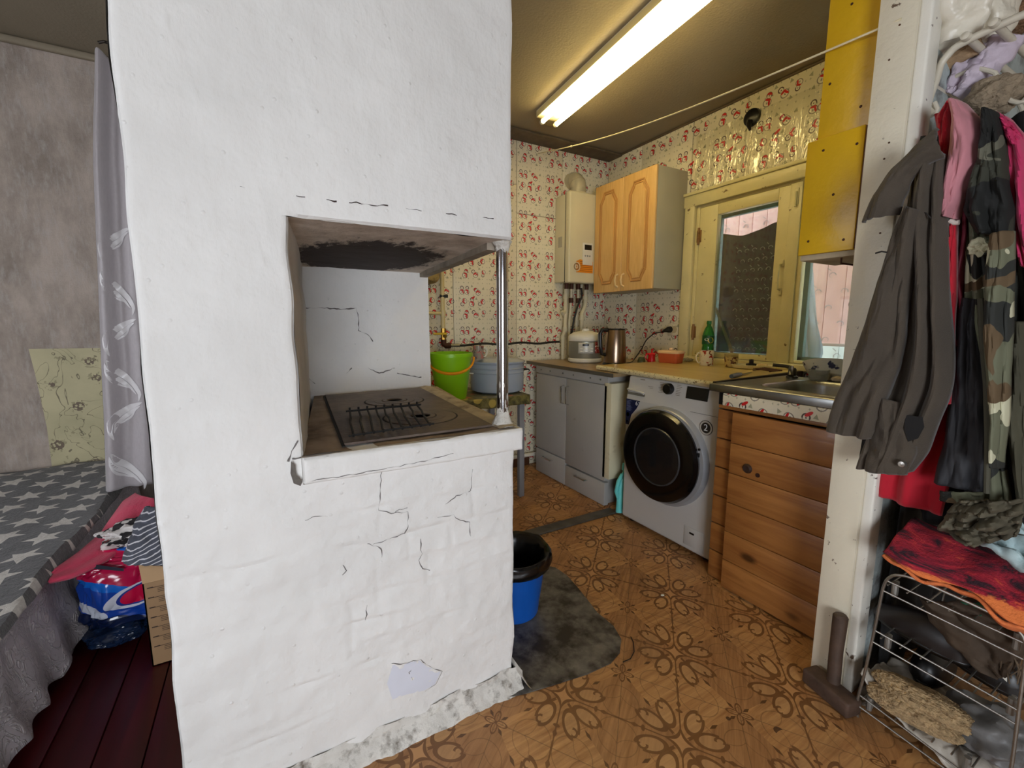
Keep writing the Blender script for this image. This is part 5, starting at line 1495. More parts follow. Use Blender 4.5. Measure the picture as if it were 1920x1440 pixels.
def skirt(u, v):
    y = 1.0 + 2.1 * u
    sc_ = .018 * abs(math.sin(y * 26))
    zb = .04 + sc_
    z = .385 - (.385 - zb) * v
    x = -.668 + .035 * v * v + .010 * v * math.sin(y * 38 + 2 * noise.noise(Vector((y * 3, 0, 0)))) + .01 * noise.noise(Vector((y * 9, z * 9, 0)))
    return (x, y, z)
tag(obj('bed_skirt', MB().grid(skirt, 260, 26), lacem(), solid=.002), 'pale satin lace valance hanging from the bed side to the floor', 'bed skirt')
# curtain
def curtm():
    m, nt, bs = new_mat('grey_satin_curtain')
    o = objco(nt)
    n = noise_n(nt, scaled(nt, o, (1, 1, .4)), 120, 2)
    c = mixc(nt, n, S((160, 153, 154)), S((176, 168, 170)))
    nt.links.new(c, bs.inputs['Base Color']); bs.inputs['Roughness'].default_value = .5; bs.inputs['Sheen Weight'].default_value = .4
    return m
cu_ = thing('curtain', 'grey satin curtain with silvery leaf scrolls beside the stove', 'curtain', (-.6, 2.6, .35))
def curt(u, v):
    L = [(-0.521, 2.6, 2.302), (-0.572, 2.6, 1.856), (-0.602, 2.6, 1.412), (-0.626, 2.6, 1.064), (-0.649, 2.6, 0.702), (-0.674, 2.6, 0.39)]
    a = smooth_poly(L, v)
    b = Vector((-.30, 2.62, a.z))
    p = a.lerp(b, u)
    fo_ = .022 * math.sin(u * 19 + .6) * (1 - .35 * v) + .006 * noise.noise(Vector((u * 6, v * 9, 2)))
    if u < .16: fo_ += .02 * math.sin(u / .16 * PI)
    return (p.x, p.y - fo_, p.z + .01 * noise.noise(Vector((u * 9, 0, v * 2))))
obj('cloth', MB().grid(curt, 70, 120), curtm(), cu_, solid=.002)
# leaf scrolls, slightly raised embroidery that follows the folds
def leafscroll(z0, kind):
    mb = MB()
    if kind == 1: C_ = [(.012, 0), (.028, -.045), (.065, -.085), (.10, -.125), (.118, -.165), (.112, -.20)]
    else: C_ = [(.125, 0), (.075, -.022), (.035, -.05), (.012, -.085), (.012, -.125), (.024, -.165)]
    P = [Vector((x, 0, z)) for x, z in C_]
    for off_, wm, a, b in ((0, .0125, 0, 1), (.024, .0085, .06, .86), (.040, .004, .15, .7)):
        vs = []; n = 22
        for i in range(n + 1):
            t = a + (b - a) * i / n
            p = smooth_poly(P, t); q = smooth_poly(P, min(1, t + .02)) - smooth_poly(P, max(0, t - .02))
            q.normalize(); nn = Vector((-q.z, 0, q.x)) * (1 if kind == 1 else -1)
            ww = wm * math.sin(PI * (i / n) ** .8) ** .75 + .0005
            for s_ in (-1, 1):
                r_ = p - nn * off_ * math.sin(PI * (.15 + .7 * i / n)) + nn * ww * s_
                z = z0 + r_.z
                v_ = max(0, min(1, (2.40 - z) / (2.40 - .385)))
                q_ = curt((r_.x + .012) / .34, v_)
                vs.append((q_[0], q_[1] - .0035, z))
        mb.add(vs, [(2 * i, 2 * i + 1, 2 * i + 3, 2 * i + 2) for i in range(n)])
    return mb
M_scroll = mat('silver_embroidery', (212, 208, 208), .35, sheen=.5)
for (z, f) in ((1.584, 2), (1.402, 1), (1.186, 2), (1.009, 1), (0.804, 2), (0.584, 1)):
    obj('leaf_scroll', leafscroll(z, f), M_scroll, cu_)
tag(obj('curtain_hook', MB().tube([tuple((-0.512, 2.6, 2.329)), tuple((-0.494, 2.6, 2.338)), tuple((-0.466, 2.64, 2.354))], .006, 8), mat('dark_wire_rod', (50, 42, 36), .5, .5)), 'short dark wire hook at the top of the grey curtain', 'curtain hook')
# package, cloths, box
def packm():
    m, nt, bs = new_mat('glossy_package')
    o = objco(nt)
    X, Y, Z = sepxyz(nt, o)
    n = E(noise_n(nt, o, 8, 3))
    w = Z + X * .35 + (n - .5) * .05
    c = mixc(nt, w > .02, S((22, 62, 150)), S((16, 96, 190)))
    c = mixc(nt, (w > .045) * (w < .15), c, S((176, 20, 66)))
    c = mixc(nt, w > .15, c, S((30, 100, 190)))
    e1 = ell(X, Z, .058, -.012, .098, .042, .22); e2 = ell(X, Z, .066, -.010, .062, .030, .25)
    c = mixc(nt, e1 < 1, c, S((198, 200, 212)))
    c = mixc(nt, e2 < 1.18, c, S((36, 52, 130)))
    c = mixc(nt, e2 < 1, c, S((186, 16, 60)))
    c = mixc(nt, (w < -.085) , c, S((14, 26, 58)))
    e3 = (ell(X, Z, -.075, -.045, .05, .018, -.6) < 1)
    c = mixc(nt, e3, c, S((190, 194, 206)))
    nt.links.new(c, bs.inputs['Base Color']); bs.inputs['Roughness'].default_value = .18
    return m
pk = thing('nappy_package', 'crumpled glossy blue and magenta package of nappies beside the bed', 'package', (-.515, 2.0, .20))
def pack():
    import bmesh
    bm = bmesh.new(); bmesh.ops.create_icosphere(bm, subdivisions=6, radius=1)
    mb = MB()
    for v in bm.verts:
        p = v.co
        e = .55
        q = Vector([math.copysign(abs(c) ** e, c) for c in p])
        n = noise.noise(p * 2.4) * .09 + (abs(noise.noise(p * 5 + Vector((3, 1, 2)))) - .2) * .10
        v.co = Vector((-.50 + q.x * (.135 + n * .2), 2.075 + q.y * (.12 + n * .18), .205 + q.z * (.145 + n * .22)))
    return mb.bm(bm)
po = obj('package_wrap', pack(), packm(), pk)
obj('lettering', MB().prism([(p[0], p[1], p[2]) for p in [(-0.566, 1.935, 0.348), (-0.483, 1.935, 0.307), (-0.484, 1.935, 0.297), (-0.568, 1.935, 0.332)]], (0, .001, 0)), mat('navy_print', (16, 20, 40), .4), pk, smooth=False)
tag(obj('small_package', lump(MB(), (-.54, 2.02, .045), (.10, .09, .04), 8, .2), mat('dark_teal_package', (18, 34, 60), .25, var=.5, vs=20)), 'dark flat package under the blue nappy package', 'package')
M_pink = mat('rose_terry', (206, 62, 92), .95, var=.12, vs=14, bmp=.003, bs=160, sheen=.2)
tag(obj('pink_towel', drape(MB(), [(-0.529, 2.42, 0.427), (-0.559, 2.35, 0.42), (-0.601, 2.2, 0.352), (-0.623, 2.05, 0.353), (-0.647, 1.95, 0.356)], [(-0.429, 2.3, 0.423), (-0.447, 2.22, 0.387), (-0.466, 2.1, 0.345), (-0.537, 1.98, 0.328), (-0.599, 1.9, 0.329), (-0.647, 1.88, 0.336)], 30, 60, 1.4, .012, 2, .05, (0, -1, .3), .008), M_pink, solid=.008), 'rose pink terry towel draped over the bed corner and package', 'towel')
M_bwp = patch_mat('black_white_print', (206, 200, 196), [((26, 22, 24), .50, .54), ((130, 50, 50), .66, .7)], .8, 26)
tag(obj('printed_cloth', lump(MB(), (-.43, 2.06, .385), (.13, .09, .045), 12, .4, 3), M_bwp), 'black and white printed cloth heaped on the package under the pink towel', 'cloth')
def stripem():
    m, nt, bs = new_mat('grey_stripe')
    o = objco(nt)
    X, Y, Z = sepxyz(nt, o)
    w = (Z * .9 + X * -.35 + (E(noise_n(nt, o, 6, 2)) - .5) * .04) * 80
    f = w - efloor(w)
    c = mixc(nt, f < .78, S((196, 194, 198)), S((74, 76, 86)))
    nt.links.new(c, bs.inputs['Base Color']); bs.inputs['Roughness'].default_value = .9
    return m
tag(obj('striped_cloth', drape(MB(), [(-0.416, 2.05, 0.484), (-0.433, 1.98, 0.459), (-0.445, 1.9, 0.426), (-0.459, 1.86, 0.366)], [(-0.325, 1.98, 0.49), (-0.319, 1.9, 0.434), (-0.317, 1.86, 0.391), (-0.316, 1.82, 0.338)], 30, 36, 1, .006, 6, .05, (-.3, -1, .3), .012), stripem(), solid=.012), 'grey striped knitted cloth lying over the cardboard box', 'cloth')
tag(obj('folded_garment', lump(MB(), (-.30, 2.02, .40), (.12, .14, .085), 21, .25, 2.5), mat('dark_grey_knit', (66, 66, 74), .9, var=.3)), 'dark grey folded garment inside the cardboard box', 'garment')
bx_ = thing('cardboard_box', 'open brown cardboard box with printed lines beside the stove', 'box', (-.33, 1.9, 0))
M_card = mat('corrugated_card', (150, 118, 84), .8, var=.08, vs=5)
obj('box_side', MB().box(-.405, -.235, 1.785, 1.789, 0, .305).box(-.405, -.401, 1.785, 2.1, 0, .305).box(-.239, -.235, 1.785, 2.1, 0, .305).box(-.405, -.235, 2.096, 2.1, 0, .305).box(-.405, -.235, 1.785, 2.1, 0, .004), M_card, bx_, smooth=False)
obj('flap', MB().prism([(-.405, 1.787, .305), (-.235, 1.787, .305), (-.235, 1.83, .395), (-.42, 1.83, .39)], (0, .004, 0)), mat('card_flap', (164, 132, 96), .8), bx_, smooth=False)
mk = MB()
rnd = random.Random(4)
for b_ in range(7):
    z0 = .285 - b_ * .036
    for i in range(4):
        z = z0 - i * .006
        mk.add([(x, 1.7842, zz) for x, zz in ((-.385 + (.018 if i else 0), z), (-.25 - rnd.uniform(0, .03), z), (-.25, z + .0018), (-.385 + (.018 if i else 0), z + .0018))], [(3, 2, 1, 0)])
    mk.add([(x, 1.7842, zz) for x, zz in ((-.394, z0), (-.378, z0), (-.378, z0 + .004), (-.394, z0 + .004))], [(3, 2, 1, 0)])
o_ = obj('printed_lines', mk, mat('box_print', (60, 44, 36), .8), bx_, smooth=False); o_['kind'] = 'stuff'

# ---------------------------------------------------------------- coats on the partition
M_jkt = mat('taupe_jacket', (70, 61, 50), .9, var=.14, vs=9, bmp=.001, bs=300, sheen=.15)
M_jktd = mat('dark_lining', (20, 18, 18), .8)
M_redj = mat('crimson_fleece', (176, 12, 36), .9, var=.12, sheen=.2)
M_hood = mat('dusty_pink_lining', (190, 124, 132), .8, var=.08, sheen=.2)
M_blk = mat('black_nylon', (34, 34, 38), .7, var=.2, vs=12, bmp=.002, bs=18)
def camom(name, sc_=9, k=1.0):
    m, nt, bs = new_mat(name)
    o = objco(nt)
    def n(seed, s):
        mp = nt.nodes.new('ShaderNodeMapping'); mp.inputs['Location'].default_value = (seed, seed * 2.3, seed * .7); mp.inputs['Scale'].default_value = (1, 1, 1.5)
        nt.links.new(o, mp.inputs[0]); return noise_n(nt, mp.outputs[0], s, 1.5, .4, .6)
    f = lambda c: S(tuple(x * k for x in c))
    c = mixc(nt, E(n(1, sc_)) > .53, f((104, 106, 84)), f((40, 42, 38)))
    c = mixc(nt, E(n(7, sc_ * 1.1)) > .58, c, f((196, 194, 164)))
    c = mixc(nt, E(n(13, sc_)) > .60, c, f((96, 78, 54)))
    nt.links.new(c, bs.inputs['Base Color']); bs.inputs['Roughness'].default_value = .85
    return m
M_camo = camom('camouflage_cloth', 5.5); M_camod = camom('dark_camouflage_cloth', 6, .5)
M_pinkj = mat('hot_pink_fleece', (196, 48, 96), .9, var=.12, sheen=.2)
M_tube_w = mat('white_enamel_tube', (206, 198, 180), .35, var=.08, vs=20)

# hat shelf of white tubes
tag(obj('shade_sheet', drape(MB(), [(1.67, .515, .98), (1.655, .52, .6), (1.65, .52, .3), (1.64, .525, .01)], [(2.5, .515, .98), (2.5, .52, .6), (2.5, .52, .01)], 40, 30, 6, .008, 99, .0, (0, -1, 0)), mat('shade_black', (16, 15, 15), .95), solid=.004), 'added black sheet standing in for the shade behind the shoe rack', 'cloth')  # added near-black sheet that paints the deep shade behind the rack
hr = thing('hat_rack', 'white tubular hat shelf with coat hooks on the pale wall', 'coat rack', (1.65, .5, 1.75))
br = [(1.62, 0.541, 1.725), (1.62, 0.559, 1.747), (1.62, 0.557, 1.773), (1.62, 0.547, 1.815), (1.62, 0.542, 1.854), (1.62, 0.517, 1.881), (1.62, 0.46, 1.889), (1.62, 0.394, 1.893)]
obj('end_bracket', MB().tube([smooth_poly(br, t / 40) for t in range(41)], .009, 12), M_tube_w, hr)
obj('hook', MB().tube([(1.62, 0.541, 1.725), (1.62, 0.537, 1.738), (1.62, 0.545, 1.758)], .006, 10), M_tube_w, hr)
for (x, y, L) in ((1868, 47, .9), (1815, 70, .9), (1736, 157, .5), (1725, 197, .25)):
    p = Vector((1, -3.298, -0.389) if False else (0, 0, 0))
for nm, p in (('shelf_rail', (1.62, 0.444, 1.894)), ('shelf_rail', (1.62, 0.493, 1.889)), ('wall_rail', (1.61, 0.562, 1.81))):
    obj(nm, MB().tube([(p[0] - .012, p[1], p[2]), (p[0] + .85, p[1], p[2] + .01)], .0085, 12).lathe([(0, -.016), (.009, -.012), (.0105, -.004), (.0105, .004)], (p[0] - .012, p[1], p[2]), 12, 'x'), M_tube_w, hr)
obj('wall_fitting', MB().tube([(1.615, 0.577, 1.763), (1.615, 0.551, 1.758)], .009, 10), M_tube_w, hr)
for xx in (1.72, 1.86, 2.0):
    hk = [(xx, .545, 1.845), (xx, .50, 1.85), (xx, .46, 1.82), (xx, .43, 1.74), (xx, .40, 1.72), (xx, .38, 1.75)]
    obj('hook', MB().tube([smooth_poly(hk, t / 16) for t in range(17)], .0055, 8), M_tube_w, hr)

# taupe jacket
jk = thing('taupe_jacket', 'dark taupe jacket with a stand collar hanging in front of the jamb', 'jacket', (1.5, .5, 1.0), 'jackets hanging on the coat hooks')
XJ = 1.50
obj('jacket_back', drape(MB(), [(1.525, 0.531, 1.657), (1.525, 0.542, 1.46), (1.525, 0.54, 1.321), (1.525, 0.559, 1.148), (1.525, 0.582, 0.93), (1.525, 0.584, 0.768)], [(1.525, 0.481, 1.639), (1.525, 0.455, 1.417), (1.525, 0.427, 1.177), (1.525, 0.407, 1.042), (1.525, 0.414, 0.951)], 20, 50, 2, .008, 3, .0), M_jktd, jk, solid=.004)
obj('jacket_body', drape(MB(), [(1.485, 0.501, 1.623), (1.485, 0.52, 1.543), (1.485, 0.521, 1.411), (1.485, 0.511, 1.288), (1.485, 0.506, 1.121), (1.485, 0.532, 0.965), (1.485, 0.558, 0.798), (1.485, 0.564, 0.751)], [(1.485, 0.468, 1.584), (1.485, 0.448, 1.411), (1.485, 0.426, 1.229), (1.485, 0.402, 1.072), (1.485, 0.396, 0.992), (1.485, 0.408, 0.942), (1.485, 0.428, 0.832), (1.485, 0.457, 0.767)], 46, 90, 2.6, .022, 1, .045, wob=.011), M_jkt, jk, solid=.005)
obj('sleeve', drape(MB(), [(1.46, 0.516, 1.467), (1.46, 0.537, 1.385), (1.46, 0.551, 1.29), (1.46, 0.572, 1.163), (1.46, 0.599, 1.042), (1.46, 0.628, 0.953), (1.46, 0.638, 0.849)], [(1.46, 0.479, 1.446), (1.46, 0.485, 1.337), (1.46, 0.491, 1.231), (1.46, 0.485, 1.136), (1.46, 0.491, 1.052), (1.46, 0.508, 0.971), (1.46, 0.529, 0.85)], 34, 80, 1.5, .017, 5, .055, wob=.012), M_jkt, jk, solid=.006)
obj('collar', drape(MB(), [(1.44, 0.468, 1.63), (1.44, 0.505, 1.604), (1.44, 0.557, 1.553), (1.44, 0.585, 1.502), (1.44, 0.602, 1.436)], [(1.44, 0.451, 1.561), (1.44, 0.48, 1.556), (1.44, 0.51, 1.527), (1.44, 0.523, 1.483), (1.44, 0.531, 1.443)], 30, 50, .8, .006, 8, .03, wob=.006), M_jkt, jk, solid=.008)
obj('seam_line', MB().tube([Vector(p) + Vector((-.03, 0, 0)) for p in [(1.47, 0.519, 1.446), (1.47, 0.499, 1.449), (1.47, 0.474, 1.437), (1.47, 0.463, 1.422)]], .0018, 6), mat('dark_seam', (36, 32, 28), .9), jk)
cf = obj('cuff', drape(MB(), [(1.455, 0.526, 0.976), (1.455, 0.532, 0.885), (1.455, 0.539, 0.807), (1.455, 0.542, 0.757)], [(1.455, 0.467, 0.963), (1.455, 0.451, 0.902), (1.455, 0.434, 0.842), (1.455, 0.451, 0.772)], 24, 24, 1.2, .006, 11, .03), M_jkt, jk, solid=.005)
obj('snap_button', MB().lathe([(0, -.006), (.007, -.005), (.0095, -.001), (.0095, .003)], tuple(Vector((1.42, 0.452, 0.807))), 20, 'x'), mat('pewter_button', (190, 186, 178), .3, .9), cf)
obj('pocket_opening', MB().add([(1.43, 0.461, 0.934), (1.43, 0.427, 0.935), (1.43, 0.421, 0.911), (1.43, 0.43, 0.879), (1.43, 0.449, 0.866), (1.43, 0.46, 0.896)], [(0, 1, 2, 3, 4, 5)]), M_dark, jk, smooth=False)
obj('pocket_flap', MB().tube([Vector(p) + Vector((-.04, 0, 0)) for p in [(1.46, 0.561, 1.351), (1.46, 0.548, 1.354), (1.46, 0.529, 1.348)]], .0022, 6), mat('dark_seam_b', (36, 32, 28), .9), jk)
# red jacket with pink-lined hood
rj_ = thing('crimson_jacket', 'crimson jacket with dusty pink hood lining hanging from the hook', 'jacket', (1.58, .45, 1.0), 'jackets hanging on the coat hooks')
obj('jacket_body', drape(MB(), [(1.6, 0.53, 1.722), (1.6, 0.503, 1.596), (1.6, 0.473, 1.318), (1.6, 0.459, 1.106), (1.6, 0.489, 0.908), (1.6, 0.559, 0.73), (1.6, 0.561, 0.648)], [(1.6, 0.485, 1.713), (1.6, 0.457, 1.452), (1.6, 0.423, 1.177), (1.6, 0.399, 0.968), (1.6, 0.398, 0.823), (1.6, 0.403, 0.716), (1.6, 0.408, 0.638)], 40, 80, 2.4, .014, 21, .03), M_redj, rj_, solid=.005)
obj('hood_outer', drape(MB(), [(1.545, 0.488, 1.717), (1.545, 0.509, 1.689), (1.545, 0.49, 1.583), (1.545, 0.475, 1.52)], [(1.545, 0.476, 1.711), (1.545, 0.471, 1.652), (1.545, 0.471, 1.577), (1.545, 0.472, 1.513)], 20, 30, .5, .004, 9, .03), M_redj, rj_, solid=.004)
obj('hood_lining', drape(MB(), [(1.53, 0.477, 1.709), (1.53, 0.468, 1.648), (1.53, 0.466, 1.56), (1.53, 0.465, 1.496), (1.53, 0.455, 1.43)], [(1.53, 0.453, 1.696), (1.53, 0.418, 1.64), (1.53, 0.407, 1.593), (1.53, 0.409, 1.544), (1.53, 0.428, 1.487), (1.53, 0.436, 1.419)], 34, 60, 1.0, .012, 13, .06, wob=.008), M_hood, rj_, solid=.005)
obj('hood_hem', MB().tube([(1.5, 0.446, 1.42), (1.5, 0.436, 1.413), (1.5, 0.428, 1.413)], .006, 10), mat('cream_rib', (214, 200, 190), .8), rj_)
obj('hanging_sleeve', drape(MB(), [(1.52, 0.45, 1.418), (1.52, 0.435, 1.283), (1.52, 0.421, 1.123), (1.52, 0.407, 0.96)], [(1.52, 0.436, 1.415), (1.52, 0.424, 1.282), (1.52, 0.412, 1.123), (1.52, 0.402, 0.961)], 10, 50, .6, .003, 15, .02), M_redj, rj_, solid=.004)
# maroon padded vest edge
mv = thing('maroon_waistcoat', 'narrow maroon quilted waistcoat edge between red and camouflage jackets', 'waistcoat', (1.55, .42, 1.3))
obj('waistcoat_front', drape(MB(), [(1.55, 0.447, 1.476), (1.55, 0.435, 1.311), (1.55, 0.422, 1.177), (1.55, 0.414, 1.04), (1.55, 0.404, 0.929)], [(1.55, 0.426, 1.477), (1.55, 0.422, 1.387), (1.55, 0.419, 1.283), (1.55, 0.407, 1.15), (1.55, 0.403, 1.014), (1.55, 0.396, 0.931)], 16, 60, 1.5, .006, 17, .015), mat('maroon_quilt', (96, 16, 36), .7, var=.2, bmp=.002, bs=60), mv, solid=.004)
obj('zip_edge', MB().tube([Vector(p) + Vector((-.02, .003 * math.sin(i * 1.9), 0)) for i, p in enumerate([(1.545, 0.428, 1.474), (1.545, 0.425, 1.432), (1.545, 0.425, 1.387), (1.545, 0.425, 1.336), (1.545, 0.423, 1.283), (1.545, 0.414, 1.23), (1.545, 0.407, 1.177), (1.545, 0.407, 1.109), (1.545, 0.405, 1.041), (1.545, 0.401, 0.986)])], .004, 8), mat('maroon_zip', (110, 26, 46), .6), mv)
# black jacket
bj = thing('black_jacket', 'black nylon jacket with camouflage hem hanging beside the crimson one', 'jacket', (1.52, .4, 1.0), 'jackets hanging on the coat hooks')
obj('jacket_body', drape(MB(), [(1.545, 0.415, 1.237), (1.545, 0.414, 1.123), (1.545, 0.41, 0.985), (1.545, 0.41, 0.857), (1.545, 0.42, 0.744)], [(1.545, 0.383, 1.229), (1.545, 0.369, 1.124), (1.545, 0.35, 1.02), (1.545, 0.335, 0.889), (1.545, 0.323, 0.748)], 36, 60, 1.3, .008, 23, .03, wob=.009), M_blk, bj, solid=.005)
obj('hem', drape(MB(), [(1.525, 0.401, 0.732), (1.525, 0.397, 0.707)], [(1.525, 0.322, 0.756), (1.525, 0.318, 0.719)], 24, 6, 1, .004, 25, .012), M_camo, bj, solid=.004)
# camouflage jackets
c1 = thing('camouflage_jacket', 'camouflage jacket with hood and crumpled elastic waist hanging nearest the wall', 'jacket', (1.56, .4, 1.0), 'jackets hanging on the coat hooks')
obj('jacket_hood', drape(MB(), [(1.53, 0.415, 1.667), (1.53, 0.412, 1.605), (1.53, 0.418, 1.522), (1.53, 0.426, 1.443), (1.53, 0.399, 1.382)], [(1.53, 0.394, 1.653), (1.53, 0.375, 1.58), (1.53, 0.36, 1.494), (1.53, 0.343, 1.42), (1.53, 0.338, 1.36)], 34, 50, 1.4, .014, 31, .05, wob=.016), M_camod, c1, solid=.005)
obj('jacket_front', drape(MB(), [(1.56, 0.434, 1.442), (1.56, 0.418, 1.31), (1.56, 0.407, 1.177), (1.56, 0.369, 1.071), (1.56, 0.341, 0.913), (1.56, 0.326, 0.722)], [(1.56, 0.398, 1.435), (1.56, 0.375, 1.305), (1.56, 0.352, 1.176), (1.56, 0.327, 0.982), (1.56, 0.304, 0.854), (1.56, 0.276, 0.714)], 34, 70, 2.4, .012, 33, .03, wob=.01), M_camo, c1, solid=.005)
obj('sleeve', drape(MB(), [(1.5, 0.367, 1.373), (1.5, 0.365, 1.276), (1.5, 0.358, 1.176), (1.5, 0.344, 1.076), (1.5, 0.324, 0.975), (1.5, 0.304, 0.836)], [(1.5, 0.333, 1.379), (1.5, 0.321, 1.272), (1.5, 0.313, 1.176), (1.5, 0.302, 1.054), (1.5, 0.294, 0.942), (1.5, 0.293, 0.827)], 30, 70, 1.2, .010, 35, .05, wob=.01), M_camo, c1, solid=.005)
obj('elastic_waist', drape(MB(), [(1.5, 0.356, 0.731), (1.5, 0.375, 0.685), (1.5, 0.385, 0.638), (1.5, 0.33, 0.622)], [(1.5, 0.257, 0.767), (1.5, 0.251, 0.737), (1.5, 0.25, 0.705), (1.5, 0.255, 0.676)], 60, 30, 4, .006, 37, .03, wob=.045), mat('olive_crumple', (84, 78, 62), .8, var=.3, vs=12), c1, solid=.005)
obj('zip_edge', MB().tube([(1.5, 0.372, 1.227), (1.5, 0.358, 1.126), (1.5, 0.341, 1.025), (1.5, 0.325, 0.897), (1.5, 0.312, 0.761)], .006, 8), mat('olive_zip_band', (72, 70, 56), .8), c1)
obj('pocket_toggle', lump(MB(), tuple(Vector((1.5, 0.385, 1.35))), (.015, .02, .02), 2, .4), M_camo, c1)
c2 = thing('dark_camouflage_jacket', 'dark green jacket hanging at the edge of view behind the camouflage one', 'jacket', (1.62, .35, 1.0), 'jackets hanging on the coat hooks')
obj('jacket_front', drape(MB(), [(1.6, 0.393, 1.563), (1.6, 0.368, 1.433), (1.6, 0.334, 1.176), (1.6, 0.311, 0.914), (1.6, 0.302, 0.709)], [(1.6, 0.324, 1.542), (1.6, 0.306, 1.42), (1.6, 0.279, 1.176), (1.6, 0.256, 0.926), (1.6, 0.239, 0.692)], 30, 60, 2.4, .014, 41, .03, wob=.012), mat('dark_olive_cloth', (44, 46, 40), .85, var=.4, vs=8), c2, solid=.005)
obj('sleeve', drape(MB(), [(1.55, 0.324, 1.176), (1.55, 0.314, 1.05), (1.55, 0.302, 0.922), (1.55, 0.279, 0.796), (1.55, 0.262, 0.722)], [(1.55, 0.299, 1.176), (1.55, 0.285, 1.053), (1.55, 0.272, 0.928), (1.55, 0.258, 0.803), (1.55, 0.248, 0.727)], 16, 50, 1, .008, 43, .03), mat('olive_sleeve', (70, 68, 52), .85, var=.3), c2, solid=.004)
pj = thing('pink_jacket', 'hot pink fleece jacket hanging beyond the camouflage jacket', 'jacket', (1.64, .33, 1.4), 'jackets hanging on the coat hooks')
obj('jacket_body', drape(MB(), [(1.57, 0.407, 1.668), (1.57, 0.384, 1.6), (1.57, 0.37, 1.515), (1.57, 0.355, 1.427), (1.57, 0.337, 1.351), (1.57, 0.324, 1.301)], [(1.57, 0.382, 1.643), (1.57, 0.352, 1.592), (1.57, 0.327, 1.515), (1.57, 0.313, 1.418), (1.57, 0.305, 1.346), (1.57, 0.297, 1.274)], 30, 50, 1.8, .014, 51, .04, wob=.012), M_pinkj, pj, solid=.005)
obj('hood', drape(MB(), [(1.54, 0.4, 1.655), (1.54, 0.381, 1.613), (1.54, 0.366, 1.577)], [(1.54, 0.37, 1.624), (1.54, 0.354, 1.593), (1.54, 0.352, 1.568)], 20, 20, 1, .008, 53, .02), mat('deep_pink_fleece', (190, 44, 92), .9), pj, solid=.004)
dk = obj('dark_coat', drape(MB(), [(1.78, 0.609, 1.659), (1.78, 0.59, 1.342), (1.78, 0.575, 0.925), (1.78, 0.556, 0.591)], [(1.7, 0.359, 1.705), (1.7, 0.33, 1.437), (1.7, 0.279, 0.978), (1.7, 0.227, 0.5)], 40, 60, 4, .03, 61, .03), mat('near_black_wool', (18, 17, 18), .95), solid=.006)
tag(dk, 'near-black coat filling the gap behind the other jackets', 'coat')
# things on the shelf
M_fluff = mat('cream_polythene', (222, 214, 196), .35, var=.08, vs=14, bmp=.012, bs=9)
def sheetlump(name, label, cat, c, r, m, seed, amp, fs, fine=.05, ffs=8, rot=0):
    return tag(obj(name, lump(MB(), c, r, seed, amp, fs, fine=fine, ffs=ffs, rot=rot), m), label, cat)
sheetlump('plastic_bag', 'billowing cream plastic bag on the end of the hat shelf', 'bag', (1.66, 0.554, 1.973), (.07, .10, .072), M_fluff, 3, .4, 1.5, .05, 2.6)
sheetlump('plastic_bag', 'cream plastic bag bulging on the hat shelf behind the first bag', 'bag', (1.72, 0.493, 1.974), (.07, .055, .07), M_fluff, 8, .4, 1.6, .05, 2.8)
tag(obj('beige_scarf', drape(MB(), [(1.72, 0.498, 1.934), (1.72, 0.55, 1.929), (1.72, 0.596, 1.92), (1.72, 0.613, 1.883), (1.72, 0.614, 1.858)], [(1.72, 0.483, 1.887), (1.72, 0.523, 1.881), (1.72, 0.56, 1.873), (1.72, 0.576, 1.839), (1.72, 0.581, 1.824)], 20, 40, 1, .008, 71, .03), mat('camel_knit', (176, 146, 112), .9, var=.15, vs=30, bmp=.003, bs=120), solid=.008), 'camel brown scarf folded over the end of the hat shelf', 'scarf')
tag(obj('orange_lace_cloth', drape(MB(), [(1.74, 0.548, 1.917), (1.74, 0.568, 1.889), (1.74, 0.583, 1.847)], [(1.74, 0.541, 1.897), (1.74, 0.552, 1.847), (1.74, 0.574, 1.832)], 14, 20, 1, .006, 73, .015), mat('tan_lace', (190, 146, 104), .8, var=.3, vs=50), solid=.004), 'small tan lace cloth tucked under the shelf bracket', 'cloth')
tag(obj('lilac_cloth', drape(MB(), [(1.76, 0.531, 1.931), (1.76, 0.552, 1.901), (1.76, 0.564, 1.871), (1.76, 0.568, 1.838), (1.76, 0.558, 1.815)], [(1.76, 0.423, 1.902), (1.76, 0.441, 1.855), (1.76, 0.46, 1.838), (1.76, 0.494, 1.803), (1.76, 0.536, 1.795)], 40, 40, 1.6, .014, 75, .04, wob=.02), mat('pale_lilac_cotton', (196, 182, 194), .8, var=.08, bmp=.003, bs=30), solid=.005), 'pale lilac cotton cloth lying across the hat shelf tubes', 'cloth')
sheetlump('knitted_cap', 'greyish brown knitted cap hanging under the hat shelf', 'cap', (1.74, 0.459, 1.765), (.05, .055, .048), mat('taupe_knit', (140, 124, 102), .95, var=.25, vs=60, bmp=.004, bs=150), 5, .25, 2.2)
sheetlump('brown_fur_hat', 'brown fur hat at the far end of the hat shelf', 'hat', (1.85, 0.475, 2.002), (.08, .07, .05), mat('brown_fur', (128, 96, 68), .95, var=.4, vs=60, bmp=.01, bs=120), 9, .2, 2)

